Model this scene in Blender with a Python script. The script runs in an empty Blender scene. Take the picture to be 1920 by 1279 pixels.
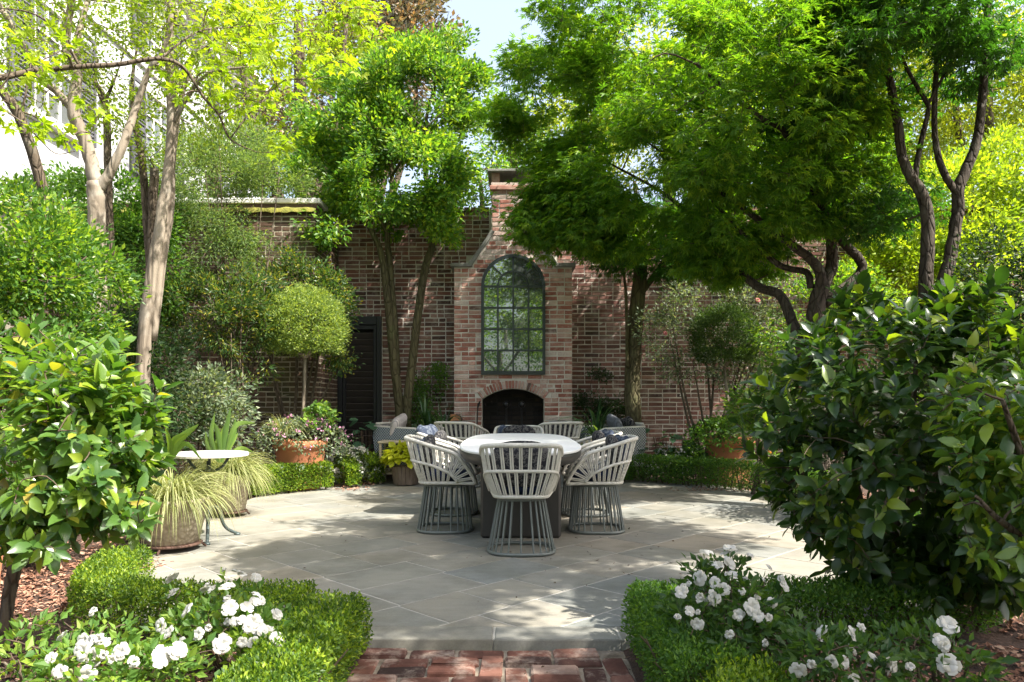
import bpy, math, random
import numpy as np
from mathutils import Vector, Matrix, noise

random.seed(7)
rng = np.random.default_rng(11)
R = math.radians
SC = bpy.context.scene
COL = SC.collection

# ------------------------------------------------------------------ camera, sky, sun, exposure
F, CX, CY, H = 1370.0, 960.0, 755.0, 1.08      # focal length in photo pixels, principal column, horizon row, eye height
cd = bpy.data.cameras.new('camera')
cam = bpy.data.objects.new('camera', cd)
COL.objects.link(cam)
cam.location = (0, 0, H)
cam.rotation_euler = (R(90), 0, 0)
cd.sensor_width = 36.0
cd.lens = F / 1920 * 36.0
cd.shift_y = (CY - 639.5) / 1920
cd.clip_start, cd.clip_end = 0.05, 900
SC.camera = cam

TO_SUN = Vector((.45, -.22, .66)).normalized()
W = bpy.data.worlds.new('World')
SC.world = W
W.use_nodes = True
wn = W.node_tree
for n in list(wn.nodes):
    wn.nodes.remove(n)
wo = wn.nodes.new('ShaderNodeOutputWorld')
bg = wn.nodes.new('ShaderNodeBackground')
sky = wn.nodes.new('ShaderNodeTexSky')
sky.sky_type = 'NISHITA'
sky.sun_disc = False
sky.sun_elevation = math.asin(TO_SUN.z)
sky.sun_rotation = math.atan2(TO_SUN.x, TO_SUN.y)
sky.air_density, sky.dust_density, sky.ozone_density = 1.0, 5.0, 1.0
bg.inputs['Strength'].default_value = .10
hz = wn.nodes.new('ShaderNodeMix')          # thin even haze over the whole sky
hz.data_type = 'RGBA'
hz.blend_type = 'ADD'
hz.inputs[0].default_value = 1.0
hz.inputs[7].default_value = (1.5, 1.6, 1.65, 1)
wn.links.new(sky.outputs[0], hz.inputs[6])
wn.links.new(hz.outputs[2], bg.inputs[0])
wn.links.new(bg.outputs[0], wo.inputs[0])

sd = bpy.data.lights.new('sun', 'SUN')
sd.energy = 5.0
sd.angle = R(.53)
sd.color = (1.0, .95, .86)
sun = bpy.data.objects.new('sun', sd)
COL.objects.link(sun)
sun.location = (6, -4, 12)
sun.rotation_euler = TO_SUN.to_track_quat('Z', 'Y').to_euler()

SC.view_settings.view_transform = 'Standard'
SC.view_settings.look = 'None'
SC.view_settings.exposure = 1.6
SC.view_settings.gamma = 1.0
SC.view_settings.use_curve_mapping = False
SC.cycles.max_bounces = 10
SC.cycles.diffuse_bounces = 4
SC.cycles.transmission_bounces = 6
SC.cycles.transparent_max_bounces = 6
SC.cycles.use_denoising = True
SC.cycles.sample_clamp_indirect = 4.0


# ------------------------------------------------------------------ helpers
def at(px, py, d):
    return Vector(((px - CX) * d / F, d, H - (py - CY) * d / F))


def gr(px, d, z=0.0):
    return Vector(((px - CX) * d / F, d, z))


def np_mesh(name, V, Fc, smooth=False):
    """mesh from an (N,3) array and an (M,k) array, or a list of such face arrays / lists"""
    me = bpy.data.meshes.new(name)
    V = np.asarray(V, dtype=np.float32).reshape(-1, 3)
    me.vertices.add(len(V))
    me.vertices.foreach_set('co', V.ravel())
    if isinstance(Fc, np.ndarray):
        k = Fc.shape[1]
        idx = Fc.ravel().astype(np.int32)
        starts = np.arange(0, len(idx), k, dtype=np.int32)
        tot = np.full(len(starts), k, dtype=np.int32)
    else:
        idx = np.array([i for f in Fc for i in f], dtype=np.int32)
        tot = np.array([len(f) for f in Fc], dtype=np.int32)
        starts = np.concatenate(([0], np.cumsum(tot)[:-1])).astype(np.int32)
    me.loops.add(len(idx))
    me.loops.foreach_set('vertex_index', idx)
    me.polygons.add(len(starts))
    me.polygons.foreach_set('loop_start', starts)
    me.polygons.foreach_set('loop_total', tot)
    me.polygons.foreach_set('use_smooth', np.full(len(starts), bool(smooth), dtype=bool))
    me.update(calc_edges=True)
    me.validate()
    return me


class MB:
    """collects pieces into one mesh"""
    def __init__(self):
        self.V, self.F, self.n = [], [], 0

    def add(self, V, Fc):
        V = np.asarray([tuple(v) for v in V] if not isinstance(V, np.ndarray) else V, dtype=float).reshape(-1, 3)
        self.V.append(V)
        o = self.n
        self.F.extend([tuple(int(i) + o for i in f) for f in Fc])
        self.n += len(V)
        return self

    def box(self, x0, x1, y0, y1, z0, z1):
        V = [(x0, y0, z0), (x1, y0, z0), (x1, y1, z0), (x0, y1, z0), (x0, y0, z1), (x1, y0, z1), (x1, y1, z1), (x0, y1, z1)]
        return self.add(V, [(3, 2, 1, 0), (4, 5, 6, 7), (0, 1, 5, 4), (1, 2, 6, 5), (2, 3, 7, 6), (3, 0, 4, 7)])

    def bevbox(self, x0, x1, y0, y1, z0, z1, b=.01):
        V, Fc = bev_box(x0, x1, y0, y1, z0, z1, b)
        return self.add(V, Fc)

    def tube(self, pts, rad, sides=8, cap=True):
        V, Fc = tube(pts, rad, sides, cap)
        return self.add(V, Fc)

    def lathe(self, prof, n=24, c=(0, 0, 0), sx=1, sy=1):
        V, Fc = lathe(prof, n)
        V = V * np.array((sx, sy, 1)) + np.array(c)
        return self.add(V, Fc)

    def arr(self):
        return np.concatenate(self.V) if self.V else np.zeros((0, 3))

    def mesh(self, name, smooth=False):
        return np_mesh(name, self.arr(), self.F, smooth)


def bev_box(x0, x1, y0, y1, z0, z1, b):
    V, Fc = [], []
    c = [(x0, x1), (y0, y1), (z0, z1)]
    idx = {}
    for i in (0, 1):
        for j in (0, 1):
            for k in (0, 1):
                p = [c[0][i], c[1][j], c[2][k]]
                s = [(1, -1)[i], (1, -1)[j], (1, -1)[k]]
                for a in range(3):
                    q = [p[m] + (0 if m == a else s[m] * b) for m in range(3)]
                    idx[(i, j, k, a)] = len(V)
                    V.append(tuple(q))
    for a in range(3):
        o = [m for m in range(3) if m != a]
        for side in (0, 1):
            ring = []
            for (u, v) in ((0, 0), (1, 0), (1, 1), (0, 1)):
                ijk = [0, 0, 0]
                ijk[a] = side
                ijk[o[0]] = u
                ijk[o[1]] = v
                ring.append(idx[(*ijk, a)])
            flip = (side == 0) != (a == 1)
            Fc.append(tuple(ring[::-1] if flip else ring))
    for a in range(3):                                    # edges parallel to axis a
        o = [m for m in range(3) if m != a]
        for u in (0, 1):
            for v in (0, 1):
                e = []
                for t in (0, 1):
                    ijk = [0, 0, 0]
                    ijk[a] = t
                    ijk[o[0]] = u
                    ijk[o[1]] = v
                    e.append((idx[(*ijk, o[0])], idx[(*ijk, o[1])]))
                q = (e[0][0], e[1][0], e[1][1], e[0][1])
                Fc.append(q)
    for i in (0, 1):
        for j in (0, 1):
            for k in (0, 1):
                Fc.append(tuple(idx[(i, j, k, a)] for a in range(3)))
    # orient outwards
    Va = np.array(V)
    cen = Va.mean(0)
    out = []
    for f in Fc:
        p = Va[list(f)]
        n = np.cross(p[1] - p[0], p[2] - p[0])
        out.append(f if np.dot(n, p.mean(0) - cen) > 0 else f[::-1])
    return Va, out


def tube(pts, rad, sides=8, cap=True):
    P = np.array([tuple(p) for p in pts], dtype=float)
    n = len(P)
    rad = np.broadcast_to(np.asarray(rad, dtype=float), (n,))
    T = np.gradient(P, axis=0)
    T /= np.linalg.norm(T, axis=1, keepdims=True) + 1e-12
    ref = np.array((0, 0, 1.0)) if abs(T[0][2]) < .9 else np.array((1.0, 0, 0))
    u = np.cross(T[0], ref)
    u /= np.linalg.norm(u)
    V = np.zeros((n, sides, 3))
    ang = np.linspace(0, 2 * np.pi, sides, endpoint=False)
    for i in range(n):
        u = u - T[i] * np.dot(u, T[i])
        u /= np.linalg.norm(u) + 1e-12
        v = np.cross(T[i], u)
        V[i] = P[i] + rad[i] * (np.cos(ang)[:, None] * u + np.sin(ang)[:, None] * v)
    Fc = []
    for i in range(n - 1):
        for j in range(sides):
            k = (j + 1) % sides
            Fc.append((i * sides + j, i * sides + k, (i + 1) * sides + k, (i + 1) * sides + j))
    if cap:
        Fc.append(tuple(range(sides))[::-1])
        Fc.append(tuple((n - 1) * sides + j for j in range(sides)))
    return V.reshape(-1, 3), Fc


def loop_tube(pts, r, sides=8):
    """closed tube"""
    P = [Vector(p) for p in pts]
    n = len(P)
    V, Fc = [], []
    for i in range(n):
        t = (P[(i + 1) % n] - P[i - 1]).normalized()
        u = t.cross(Vector((0, 0, 1)))
        if u.length < 1e-3:
            u = Vector((1, 0, 0))
        u.normalize()
        v = t.cross(u)
        for j in range(sides):
            a = 2 * math.pi * j / sides
            V.append(tuple(P[i] + r * (math.cos(a) * u + math.sin(a) * v)))
    for i in range(n):
        for j in range(sides):
            k, m = (j + 1) % sides, (i + 1) % n
            Fc.append((i * sides + j, i * sides + k, m * sides + k, m * sides + j))
    return V, Fc


def lathe(prof, n=24):
    V = np.zeros((len(prof), n, 3))
    a = np.linspace(0, 2 * np.pi, n, endpoint=False)
    for i, (r, z) in enumerate(prof):
        V[i, :, 0], V[i, :, 1], V[i, :, 2] = r * np.cos(a), r * np.sin(a), z
    Fc = []
    for i in range(len(prof) - 1):
        for j in range(n):
            k = (j + 1) % n
            Fc.append((i * n + j, i * n + k, (i + 1) * n + k, (i + 1) * n + j))
    Fc.append(tuple(range(n))[::-1])
    Fc.append(tuple((len(prof) - 1) * n + j for j in range(n)))
    return V.reshape(-1, 3), Fc


def smooth_line(pts, m=5):
    """Catmull-Rom through points (any dimension)"""
    P = np.array([tuple(p) for p in pts], dtype=float)
    if len(P) < 3:
        return np.array([P[0] + (P[-1] - P[0]) * t for t in np.linspace(0, 1, m + 1)])
    Q = np.vstack((2 * P[0] - P[1], P, 2 * P[-1] - P[-2]))
    out = []
    for i in range(1, len(Q) - 2):
        for t in np.linspace(0, 1, m, endpoint=False):
            a, b, c, d = Q[i - 1], Q[i], Q[i + 1], Q[i + 2]
            out.append(.5 * (2 * b + (c - a) * t + (2 * a - 5 * b + 4 * c - d) * t * t + (3 * b - 3 * c + d - a) * t ** 3))
    out.append(P[-1])
    return np.array(out)


def cushion(w, d, h, n=10, p=3.2, q=2.2):
    """puffed rectangular cushion lying flat, centred"""
    V, Fc = [], []
    m = n * 2
    for i in range(m + 1):
        ph = -math.pi / 2 + math.pi * i / m
        for j in range(m * 2):
            th = 2 * math.pi * j / (m * 2)
            sp = lambda x, e: math.copysign(abs(x) ** e, x)
            cz = sp(math.sin(ph), 2 / q)
            cc = abs(math.cos(ph)) ** (2 / (q + 1.5))
            V.append((w / 2 * cc * sp(math.cos(th), 2 / p), d / 2 * cc * sp(math.sin(th), 2 / p), h / 2 * cz))
    L = m * 2
    for i in range(m):
        for j in range(L):
            k = (j + 1) % L
            Fc.append((i * L + j, i * L + k, (i + 1) * L + k, (i + 1) * L + j))
    return np.array(V), Fc


def new_obj(name, me, m=None, parent=None, loc=None):
    o = bpy.data.objects.new(name, me)
    COL.objects.link(o)
    if m is not None and me is not None and not me.materials:
        me.materials.append(m)
    if parent is not None:
        o.parent = parent
    if loc is not None:
        o.location = loc
    return o


def tag(o, label=None, cat=None, group=None, kind=None):
    if label:
        o['label'] = label
    if cat:
        o['category'] = cat
    if group:
        o['group'] = group
    if kind:
        o['kind'] = kind
    return o


def thing(name, label, cat, loc=(0, 0, 0), rz=0.0, group=None):
    o = bpy.data.objects.new(name, None)
    COL.objects.link(o)
    o.empty_display_size = .1
    o.location = loc
    o.rotation_euler = (0, 0, rz)
    return tag(o, label, cat, group)


def part(parent, name, mb, m, smooth=False, world=False, kind=None):
    """mb in the parent's local frame, or in world coordinates of an unrotated parent when world=True"""
    if isinstance(mb, MB):
        V, Fc = mb.arr(), mb.F
    else:
        V, Fc = mb
    V = np.asarray(V, dtype=float)
    if world:
        V = V - np.array(parent.location)
    o = new_obj(name, np_mesh(name, V, Fc, smooth), m, parent)
    if kind:
        o['kind'] = kind
    return o


def kids(o):
    return [c for c in bpy.data.objects if c.parent == o]


def copy_tree(o, parent=None, children=None):
    c = o.copy()
    COL.objects.link(c)
    if parent is not None:
        c.parent = parent
    for ch in o.children:
        copy_tree(ch, c)
    return c


# ------------------------------------------------------------------ materials
def nodes(name):
    m = bpy.data.materials.new(name)
    m.use_nodes = True
    nt = m.node_tree
    b = nt.nodes['Principled BSDF']
    return m, nt, b


def L(nt, a, b):
    nt.links.new(a, b)


def ramp(nt, stops, fac):
    r = nt.nodes.new('ShaderNodeValToRGB')
    e = r.color_ramp.elements
    while len(e) < len(stops):
        e.new(.5)
    for i, (p, c) in enumerate(stops):
        e[i].position = p
        e[i].color = (*c, 1)
    L(nt, fac, r.inputs[0])
    return r.outputs[0]


def noise_tex(nt, scale, detail=4, rough=.55, vec=None, stretch=None):
    t = nt.nodes.new('ShaderNodeTexNoise')
    t.inputs['Scale'].default_value = scale
    t.inputs['Detail'].default_value = detail
    t.inputs['Roughness'].default_value = rough
    if vec is None:
        g = nt.nodes.new('ShaderNodeNewGeometry')
        vec = g.outputs['Position']
    if stretch:
        mp = nt.nodes.new('ShaderNodeMapping')
        mp.inputs['Scale'].default_value = stretch
        L(nt, vec, mp.inputs[0])
        vec = mp.outputs[0]
    L(nt, vec, t.inputs['Vector'])
    return t.outputs['Fac']


def mix(nt, fac, a, b, mode='MIX'):
    x = nt.nodes.new('ShaderNodeMix')
    x.data_type = 'RGBA'
    x.blend_type = mode
    for v, i in ((fac, x.inputs[0]), (a, x.inputs[6]), (b, x.inputs[7])):
        if isinstance(v, (int, float)):
            i.default_value = v
        elif isinstance(v, tuple):
            i.default_value = (*v, 1) if len(v) == 3 else v
        else:
            L(nt, v, i)
    return x.outputs[2]


def math_n(nt, op, a, b=None):
    x = nt.nodes.new('ShaderNodeMath')
    x.operation = op
    for v, i in ((a, x.inputs[0]), (b, x.inputs[1])):
        if v is None:
            continue
        if isinstance(v, (int, float)):
            i.default_value = v
        else:
            L(nt, v, i)
    return x.outputs[0]


def bump(nt, b, h, strength=.3, dist=.01):
    n = nt.nodes.new('ShaderNodeBump')
    n.inputs['Strength'].default_value = strength
    n.inputs['Distance'].default_value = dist
    L(nt, h, n.inputs['Height'])
    L(nt, n.outputs[0], b.inputs['Normal'])


def piece_random(nt):
    """a number per loose piece, whether the piece is an object or an island of a joined mesh"""
    oi = nt.nodes.new('ShaderNodeObjectInfo')
    g = nt.nodes.new('ShaderNodeNewGeometry')
    s = math_n(nt, 'ADD', oi.outputs['Random'], g.outputs['Random Per Island'])
    return math_n(nt, 'FRACT', s)


def simple(name, col, rough=.6, col2=None, scale=8, bscale=None, bstr=.2, bdist=.005, metal=0.0, spec=.5, stretch=None):
    m, nt, b = nodes(name)
    b.inputs['Roughness'].default_value = rough
    b.inputs['Metallic'].default_value = metal
    b.inputs['Specular IOR Level'].default_value = spec
    if col2 is None:
        col2 = tuple(c * .8 for c in col)
    f = noise_tex(nt, scale, stretch=stretch)
    L(nt, ramp(nt, [(.3, col), (.7, col2)], f), b.inputs['Base Color'])
    if bscale:
        bump(nt, b, noise_tex(nt, bscale, 6, stretch=stretch), bstr, bdist)
    return m


def leaf_mat(name, stops, trans, tmix=.4, rough=.4, spec=.4, zone=None):
    """stops: colours met from leaf to leaf; trans: colour of light coming through"""
    m, nt, b = nodes(name)
    r = piece_random(nt)
    c = ramp(nt, stops, r)
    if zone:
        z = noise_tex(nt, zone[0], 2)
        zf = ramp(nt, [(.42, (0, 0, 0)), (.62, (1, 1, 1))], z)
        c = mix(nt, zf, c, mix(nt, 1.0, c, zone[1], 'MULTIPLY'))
    b.inputs['Roughness'].default_value = rough
    b.inputs['Specular IOR Level'].default_value = spec
    L(nt, c, b.inputs['Base Color'])
    t = nt.nodes.new('ShaderNodeBsdfTranslucent')
    tc = mix(nt, 1.0, c, trans, 'MULTIPLY')
    L(nt, tc, t.inputs['Color'])
    ms = nt.nodes.new('ShaderNodeMixShader')
    ms.inputs[0].default_value = tmix
    L(nt, b.outputs[0], ms.inputs[1])
    L(nt, t.outputs[0], ms.inputs[2])
    L(nt, ms.outputs[0], nt.nodes['Material Output'].inputs['Surface'])
    return m


def brick_mat(name, stops, lime=.0, lime_col=(.55, .48, .42), moss=0.0):
    m, nt, b = nodes(name)
    c = ramp(nt, stops, piece_random(nt))
    n1 = noise_tex(nt, 38, 5, .65)
    c = mix(nt, .35, c, ramp(nt, [(.3, (.35, .3, .28)), (.7, (1.2, 1.15, 1.1))], n1), 'MULTIPLY')
    n2 = noise_tex(nt, 6.0, 6, .72)
    lf = ramp(nt, [(.62 - lime * .28, (0, 0, 0)), (.80 - lime * .25, (1, 1, 1))], n2)
    lf2 = math_n(nt, 'MULTIPLY', lf, .35 + .4 * lime)
    c = mix(nt, lf2, c, lime_col)
    if moss:
        g = nt.nodes.new('ShaderNodeNewGeometry')
        n3 = noise_tex(nt, 1.1, 4, .6)
        mf = ramp(nt, [(.5, (0, 0, 0)), (.72, (1, 1, 1))], n3)
        c = mix(nt, math_n(nt, 'MULTIPLY', mf, moss), c, (.07, .075, .029))
    n5 = noise_tex(nt, 1.5, 5, .65, stretch=(1, 1, .3))
    c = mix(nt, .7, c, ramp(nt, [(.34, (.58, .57, .55)), (.5, (1, 1, 1)), (.68, (1.22, 1.18, 1.14))], n5), 'MULTIPLY')
    L(nt, c, b.inputs['Base Color'])
    b.inputs['Roughness'].default_value = .88
    b.inputs['Specular IOR Level'].default_value = .2
    bump(nt, b, noise_tex(nt, 90, 5, .7), .5, .006)
    return m


M = {}
M['mortar'] = simple('mortar', (.60, .56, .49), .95, (.46, .43, .37), 5, 70, .5, .006, spec=.1)
M['mortar_old'] = simple('old_mortar', (.42, .38, .30), .95, (.27, .24, .18), 2.2, 60, .5, .006, spec=.1)
M['brick_wall'] = brick_mat('wall_brick', [(0, (.075, .048, .043)), (.25, (.175, .086, .070)), (.55, (.245, .115, .092)), (.8, (.21, .135, .112)), (1, (.31, .175, .14))], lime=.4, moss=.35)
M['brick_side'] = brick_mat('side_wall_brick', [(0, (.05, .034, .026)), (.4, (.085, .055, .04)), (.75, (.12, .07, .05)), (1, (.13, .085, .06))], lime=.2, moss=.9)
M['brick_fire'] = brick_mat('fireplace_brick', [(0, (.11, .07, .06)), (.06, (.26, .10, .075)), (.4, (.35, .15, .112)), (.65, (.41, .23, .185)), (.85, (.48, .35, .30)), (1, (.56, .47, .42))], lime=.5, lime_col=(.56, .47, .40))
M['brick_path'] = brick_mat('paving_brick', [(0, (.045, .028, .025)), (.3, (.105, .048, .037)), (.6, (.15, .066, .048)), (.85, (.195, .096, .072)), (1, (.28, .21, .175))], lime=.45, lime_col=(.55, .46, .38))
M['stone_cope'] = simple('coping_stone', (.20, .20, .18), .8, (.13, .13, .11), 6, 40, .3)
M['white_cope'] = simple('white_coping', (.72, .70, .66), .7, (.55, .54, .5), 3, 40, .2)
M['moss'] = simple('moss', (.22, .20, .03), .95, (.12, .13, .02), 14, 60, .8, .02)
M['soot'] = simple('soot', (.012, .012, .013), .95, (.02, .018, .016), 4, 30, .3)
M['iron'] = simple('black_iron', (.018, .018, .02), .45, (.03, .028, .026), 20, 60, .2, metal=.6)
M['frame_iron'] = simple('green_black_frame', (.018, .028, .024), .4, (.012, .018, .016), 10, 80, .1)
M['black_paint'] = simple('black_paint', (.010, .011, .014), .45, (.014, .015, .018), 6, 60, .1)
M['louver_paint'] = simple('louver_paint', (.060, .052, .047), .7, (.072, .062, .055), 5, 60, .1, spec=.12)
def bark_mat(name, stops, crack=14, stretch=.2, strength=.9, patch=(.30, .28, .22), pamt=.35):
    m, nt, b = nodes(name)
    n1 = noise_tex(nt, 6, 7, .68, stretch=(1, 1, stretch))
    c = ramp(nt, stops, n1)
    g = nt.nodes.new('ShaderNodeNewGeometry')
    mp = nt.nodes.new('ShaderNodeMapping')
    mp.inputs['Scale'].default_value = (1, 1, stretch)
    L(nt, g.outputs['Position'], mp.inputs[0])
    v = nt.nodes.new('ShaderNodeTexVoronoi')
    v.feature = 'DISTANCE_TO_EDGE'
    v.inputs['Scale'].default_value = crack
    L(nt, mp.outputs[0], v.inputs['Vector'])
    cr = ramp(nt, [(.0, (.35, .32, .3)), (.09, (1, 1, 1))], v.outputs['Distance'])
    c = mix(nt, .6, c, cr, 'MULTIPLY')
    n2 = noise_tex(nt, 3.2, 6, .7)
    pf = ramp(nt, [(.54, (0, 0, 0)), (.66, (1, 1, 1))], n2)
    c = mix(nt, math_n(nt, 'MULTIPLY', pf, pamt), c, patch)
    L(nt, c, b.inputs['Base Color'])
    b.inputs['Roughness'].default_value = .9
    b.inputs['Specular IOR Level'].default_value = .2
    h = math_n(nt, 'ADD', n1, math_n(nt, 'MINIMUM', math_n(nt, 'MULTIPLY', v.outputs['Distance'], 4), .5))
    bump(nt, b, h, strength, .03)
    return m


M['bark_pale'] = bark_mat('pale_smooth_bark', [(.35, (.15, .12, .09)), (.5, (.24, .20, .155)), (.68, (.31, .26, .20))], 7, .10, .6, (.36, .33, .28), .5)
M['bark_grey'] = bark_mat('grey_brown_bark', [(.3, (.075, .056, .04)), (.7, (.16, .125, .09))], 22, .25, .9, (.22, .21, .17), .35)
M['bark_dark'] = bark_mat('dark_maple_bark', [(.3, (.035, .028, .022)), (.7, (.095, .076, .058))], 16, .35, 1.0, (.16, .16, .125), .4)
M['bark_moss'] = bark_mat('mossy_bark', [(.3, (.055, .048, .026)), (.7, (.125, .108, .056))], 16, .3, .9, (.10, .115, .045), .6)
M['twig'] = simple('twig_bark', (.10, .065, .04), .85, (.06, .042, .028), 20)
M['soil'] = simple('soil', (.080, .042, .027), .95, (.038, .022, .015), 5, 40, 1.0, .03)
M['terracotta'] = simple('terracotta', (.44, .165, .075), .8, (.33, .125, .06), 3.5, 50, .15)
M['lawn'] = simple('lawn_green', (.06, .11, .025), .9, (.085, .13, .03), 3, 90, 1.0, .03)


def chip_mat():
    m, nt, b = nodes('bark_chip')
    c = ramp(nt, [(0, (.10, .045, .028)), (.4, (.22, .10, .06)), (.75, (.32, .17, .11)), (1, (.42, .28, .2))], piece_random(nt))
    L(nt, c, b.inputs['Base Color'])
    b.inputs['Roughness'].default_value = .9
    return m


def stone_mat():
    m, nt, b = nodes('sandstone_flag')
    r = piece_random(nt)
    c = ramp(nt, [(0, (.215, .215, .192)), (.3, (.25, .235, .200)), (.55, (.20, .21, .202)), (.8, (.265, .240, .198)), (1, (.215, .218, .202))], r)
    n1 = noise_tex(nt, 2.2, 6, .6)
    c = mix(nt, .55, c, ramp(nt, [(.3, (.74, .76, .78)), (.7, (1.16, 1.12, 1.04))], n1), 'MULTIPLY')
    n2 = noise_tex(nt, 5, 6, .7, stretch=(1, 3.2, 1))
    c = mix(nt, .35, c, ramp(nt, [(.35, (.72, .68, .6)), (.65, (1.12, 1.12, 1.12))], n2), 'MULTIPLY')
    n4 = noise_tex(nt, .9, 7, .72)
    c = mix(nt, .6, c, ramp(nt, [(.40, (.62, .62, .56)), (.52, (1.0, 1.0, 1.0)), (.68, (1.12, 1.10, 1.04))], n4), 'MULTIPLY')
    n5 = noise_tex(nt, 9, 6, .75)
    c = mix(nt, .5, c, ramp(nt, [(.30, (.5, .48, .42)), (.40, (1, 1, 1))], n5), 'MULTIPLY')
    n3 = noise_tex(nt, 130, 2, .5)
    c = mix(nt, .22, c, ramp(nt, [(.35, (.6, .6, .6)), (.65, (1.2, 1.2, 1.2))], n3), 'MULTIPLY')
    L(nt, c, b.inputs['Base Color'])
    b.inputs['Roughness'].default_value = .72
    b.inputs['Specular IOR Level'].default_value = .35
    bump(nt, b, noise_tex(nt, 22, 7, .6), .28, .008)
    return m


M['chip'] = chip_mat()
M['flag'] = stone_mat()
M['joint'] = simple('stone_joint', (.38, .36, .32), .95, (.28, .265, .235), 3, 60, .4)


def weave_mat(name, c1, c2, gap, scale=26):
    m, nt, b = nodes(name)
    tc = nt.nodes.new('ShaderNodeTexCoord')
    sx = nt.nodes.new('ShaderNodeSeparateXYZ')
    L(nt, tc.outputs['Object'], sx.inputs[0])
    u = math_n(nt, 'ADD', sx.outputs[0], sx.outputs[1])
    fu = math_n(nt, 'SINE', math_n(nt, 'MULTIPLY', u, scale * 6.283))
    fv = math_n(nt, 'SINE', math_n(nt, 'MULTIPLY', sx.outputs[2], scale * 6.283))
    p = math_n(nt, 'MULTIPLY', fu, fv)
    c = ramp(nt, [(.28, gap), (.40, c2), (.8, c1)], math_n(nt, 'ADD', math_n(nt, 'MULTIPLY', p, .5), .5))
    L(nt, c, b.inputs['Base Color'])
    b.inputs['Roughness'].default_value = .7
    bump(nt, b, p, .6, .006)
    return m


def rope_mat():
    m, nt, b = nodes('cream_rope')
    tc = nt.nodes.new('ShaderNodeTexCoord')
    w = nt.nodes.new('ShaderNodeTexWave')
    w.inputs['Scale'].default_value = 34
    w.inputs['Distortion'].default_value = .4
    L(nt, tc.outputs['Object'], w.inputs[0])
    f = noise_tex(nt, 12)
    c = ramp(nt, [(.3, (.66, .63, .56)), (.7, (.55, .525, .46))], f)
    c = mix(nt, .35, c, ramp(nt, [(.1, (.45, .43, .4)), (.5, (1.1, 1.1, 1.1))], w.outputs['Fac']), 'MULTIPLY')
    L(nt, c, b.inputs['Base Color'])
    b.inputs['Roughness'].default_value = .75
    bump(nt, b, w.outputs['Fac'], .4, .004)
    return m


def floral_mat(name, a, c2, scale=48):
    m, nt, b = nodes(name)
    tc = nt.nodes.new('ShaderNodeTexCoord')
    v = nt.nodes.new('ShaderNodeTexVoronoi')
    v.feature = 'SMOOTH_F1'
    v.inputs['Scale'].default_value = scale
    L(nt, tc.outputs['Object'], v.inputs['Vector'])
    n = noise_tex(nt, scale * 1.5, 3, .6, tc.outputs['Object'])
    d = math_n(nt, 'ADD', v.outputs['Distance'], math_n(nt, 'MULTIPLY', n, .5))
    L(nt, ramp(nt, [(.38, c2), (.52, a), (.62, a), (.74, c2)], d), b.inputs['Base Color'])
    b.inputs['Roughness'].default_value = .95
    b.inputs['Specular IOR Level'].default_value = .15
    return m


def stripe_mat(name, a, c2, scale=5.0):
    m, nt, b = nodes(name)
    tc = nt.nodes.new('ShaderNodeTexCoord')
    w = nt.nodes.new('ShaderNodeTexWave')
    w.bands_direction = 'X'
    w.inputs['Scale'].default_value = scale
    w.inputs['Distortion'].default_value = .6
    w.inputs['Detail'].default_value = 2
    L(nt, tc.outputs['Object'], w.inputs[0])
    L(nt, ramp(nt, [(.38, a), (.48, c2), (.55, a), (.66, c2), (.8, a)], w.outputs['Fac']), b.inputs['Base Color'])
    b.inputs['Roughness'].default_value = .95
    b.inputs['Specular IOR Level'].default_value = .15
    return m


M['rope'] = rope_mat()
M['chair_metal'] = simple('sage_grey_metal', (.155, .172, .162), .5, (.13, .145, .137), 6, 50, .05, metal=.2)
M['charcoal_cloth'] = floral_mat('charcoal_floral_cloth', (.11, .105, .10), (.022, .022, .026))
M['navy_cloth'] = simple('navy_cloth', (.018, .026, .06), .95, (.012, .018, .04), 30, 200, .3, spec=.1)
M['bluegrey_cloth'] = floral_mat('blue_grey_cloth', (.105, .12, .15), (.035, .045, .07), 26)
M['stripe_cloth'] = stripe_mat('striped_cloth', (.52, .47, .45), (.07, .075, .10), 4.2)
M['stripe_cloth_dark'] = stripe_mat('grey_striped_cloth', (.13, .14, .16), (.045, .05, .06), 4.2)
M['weave'] = weave_mat('grey_weave', (.46, .45, .42), (.30, .30, .29), (.05, .055, .06))
M['weave_blue'] = weave_mat('blue_grey_weave', (.30, .34, .36), (.18, .21, .23), (.03, .035, .045))
M['teak'] = simple('weathered_teak', (.46, .39, .28), .7, (.35, .29, .2), 8, 60, .2, stretch=(1, 1, 6))
M['stave'] = simple('old_stave_wood', (.20, .15, .115), .85, (.13, .095, .072), 10, 50, .4, stretch=(4, 4, 1))
M['table_white'] = simple('white_stone_top', (.86, .86, .85), .55, (.80, .80, .79), 3, 60, .05, spec=.12)
M['table_dark'] = simple('dark_bronze', (.040, .036, .033), .42, (.030, .028, .026), 4, 60, .05)
M['marble'] = simple('white_marble', (.72, .69, .64), .45, (.58, .55, .5), 4, 40, .1)
M['bistro_iron'] = simple('green_grey_iron', (.075, .10, .10), .5, (.045, .06, .06), 14, 50, .3, metal=.3)
M['rust'] = simple('rusty_iron', (.12, .06, .04), .8, (.07, .04, .03), 20, 60, .3)
M['cut_wood'] = simple('split_wood', (.42, .19, .08), .85, (.26, .11, .05), 12, 40, .4)
M['white_petal'] = leaf_mat('white_petal', [(0, (.46, .44, .37)), (.3, (.54, .53, .48)), (1, (.62, .61, .585))], (1, 1, .92), .3, .6, .2)
M['stucco'] = simple('white_stucco', (.44, .45, .465), .85, (.40, .41, .425), 1.5, 50, .12)
M['white_paint'] = simple('white_paint', (.80, .79, .76), .5, (.74, .73, .70), 4)
M['shutter'] = simple('grey_black_shutter', (.10, .10, .11), .6, (.075, .075, .085), 5)
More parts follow.
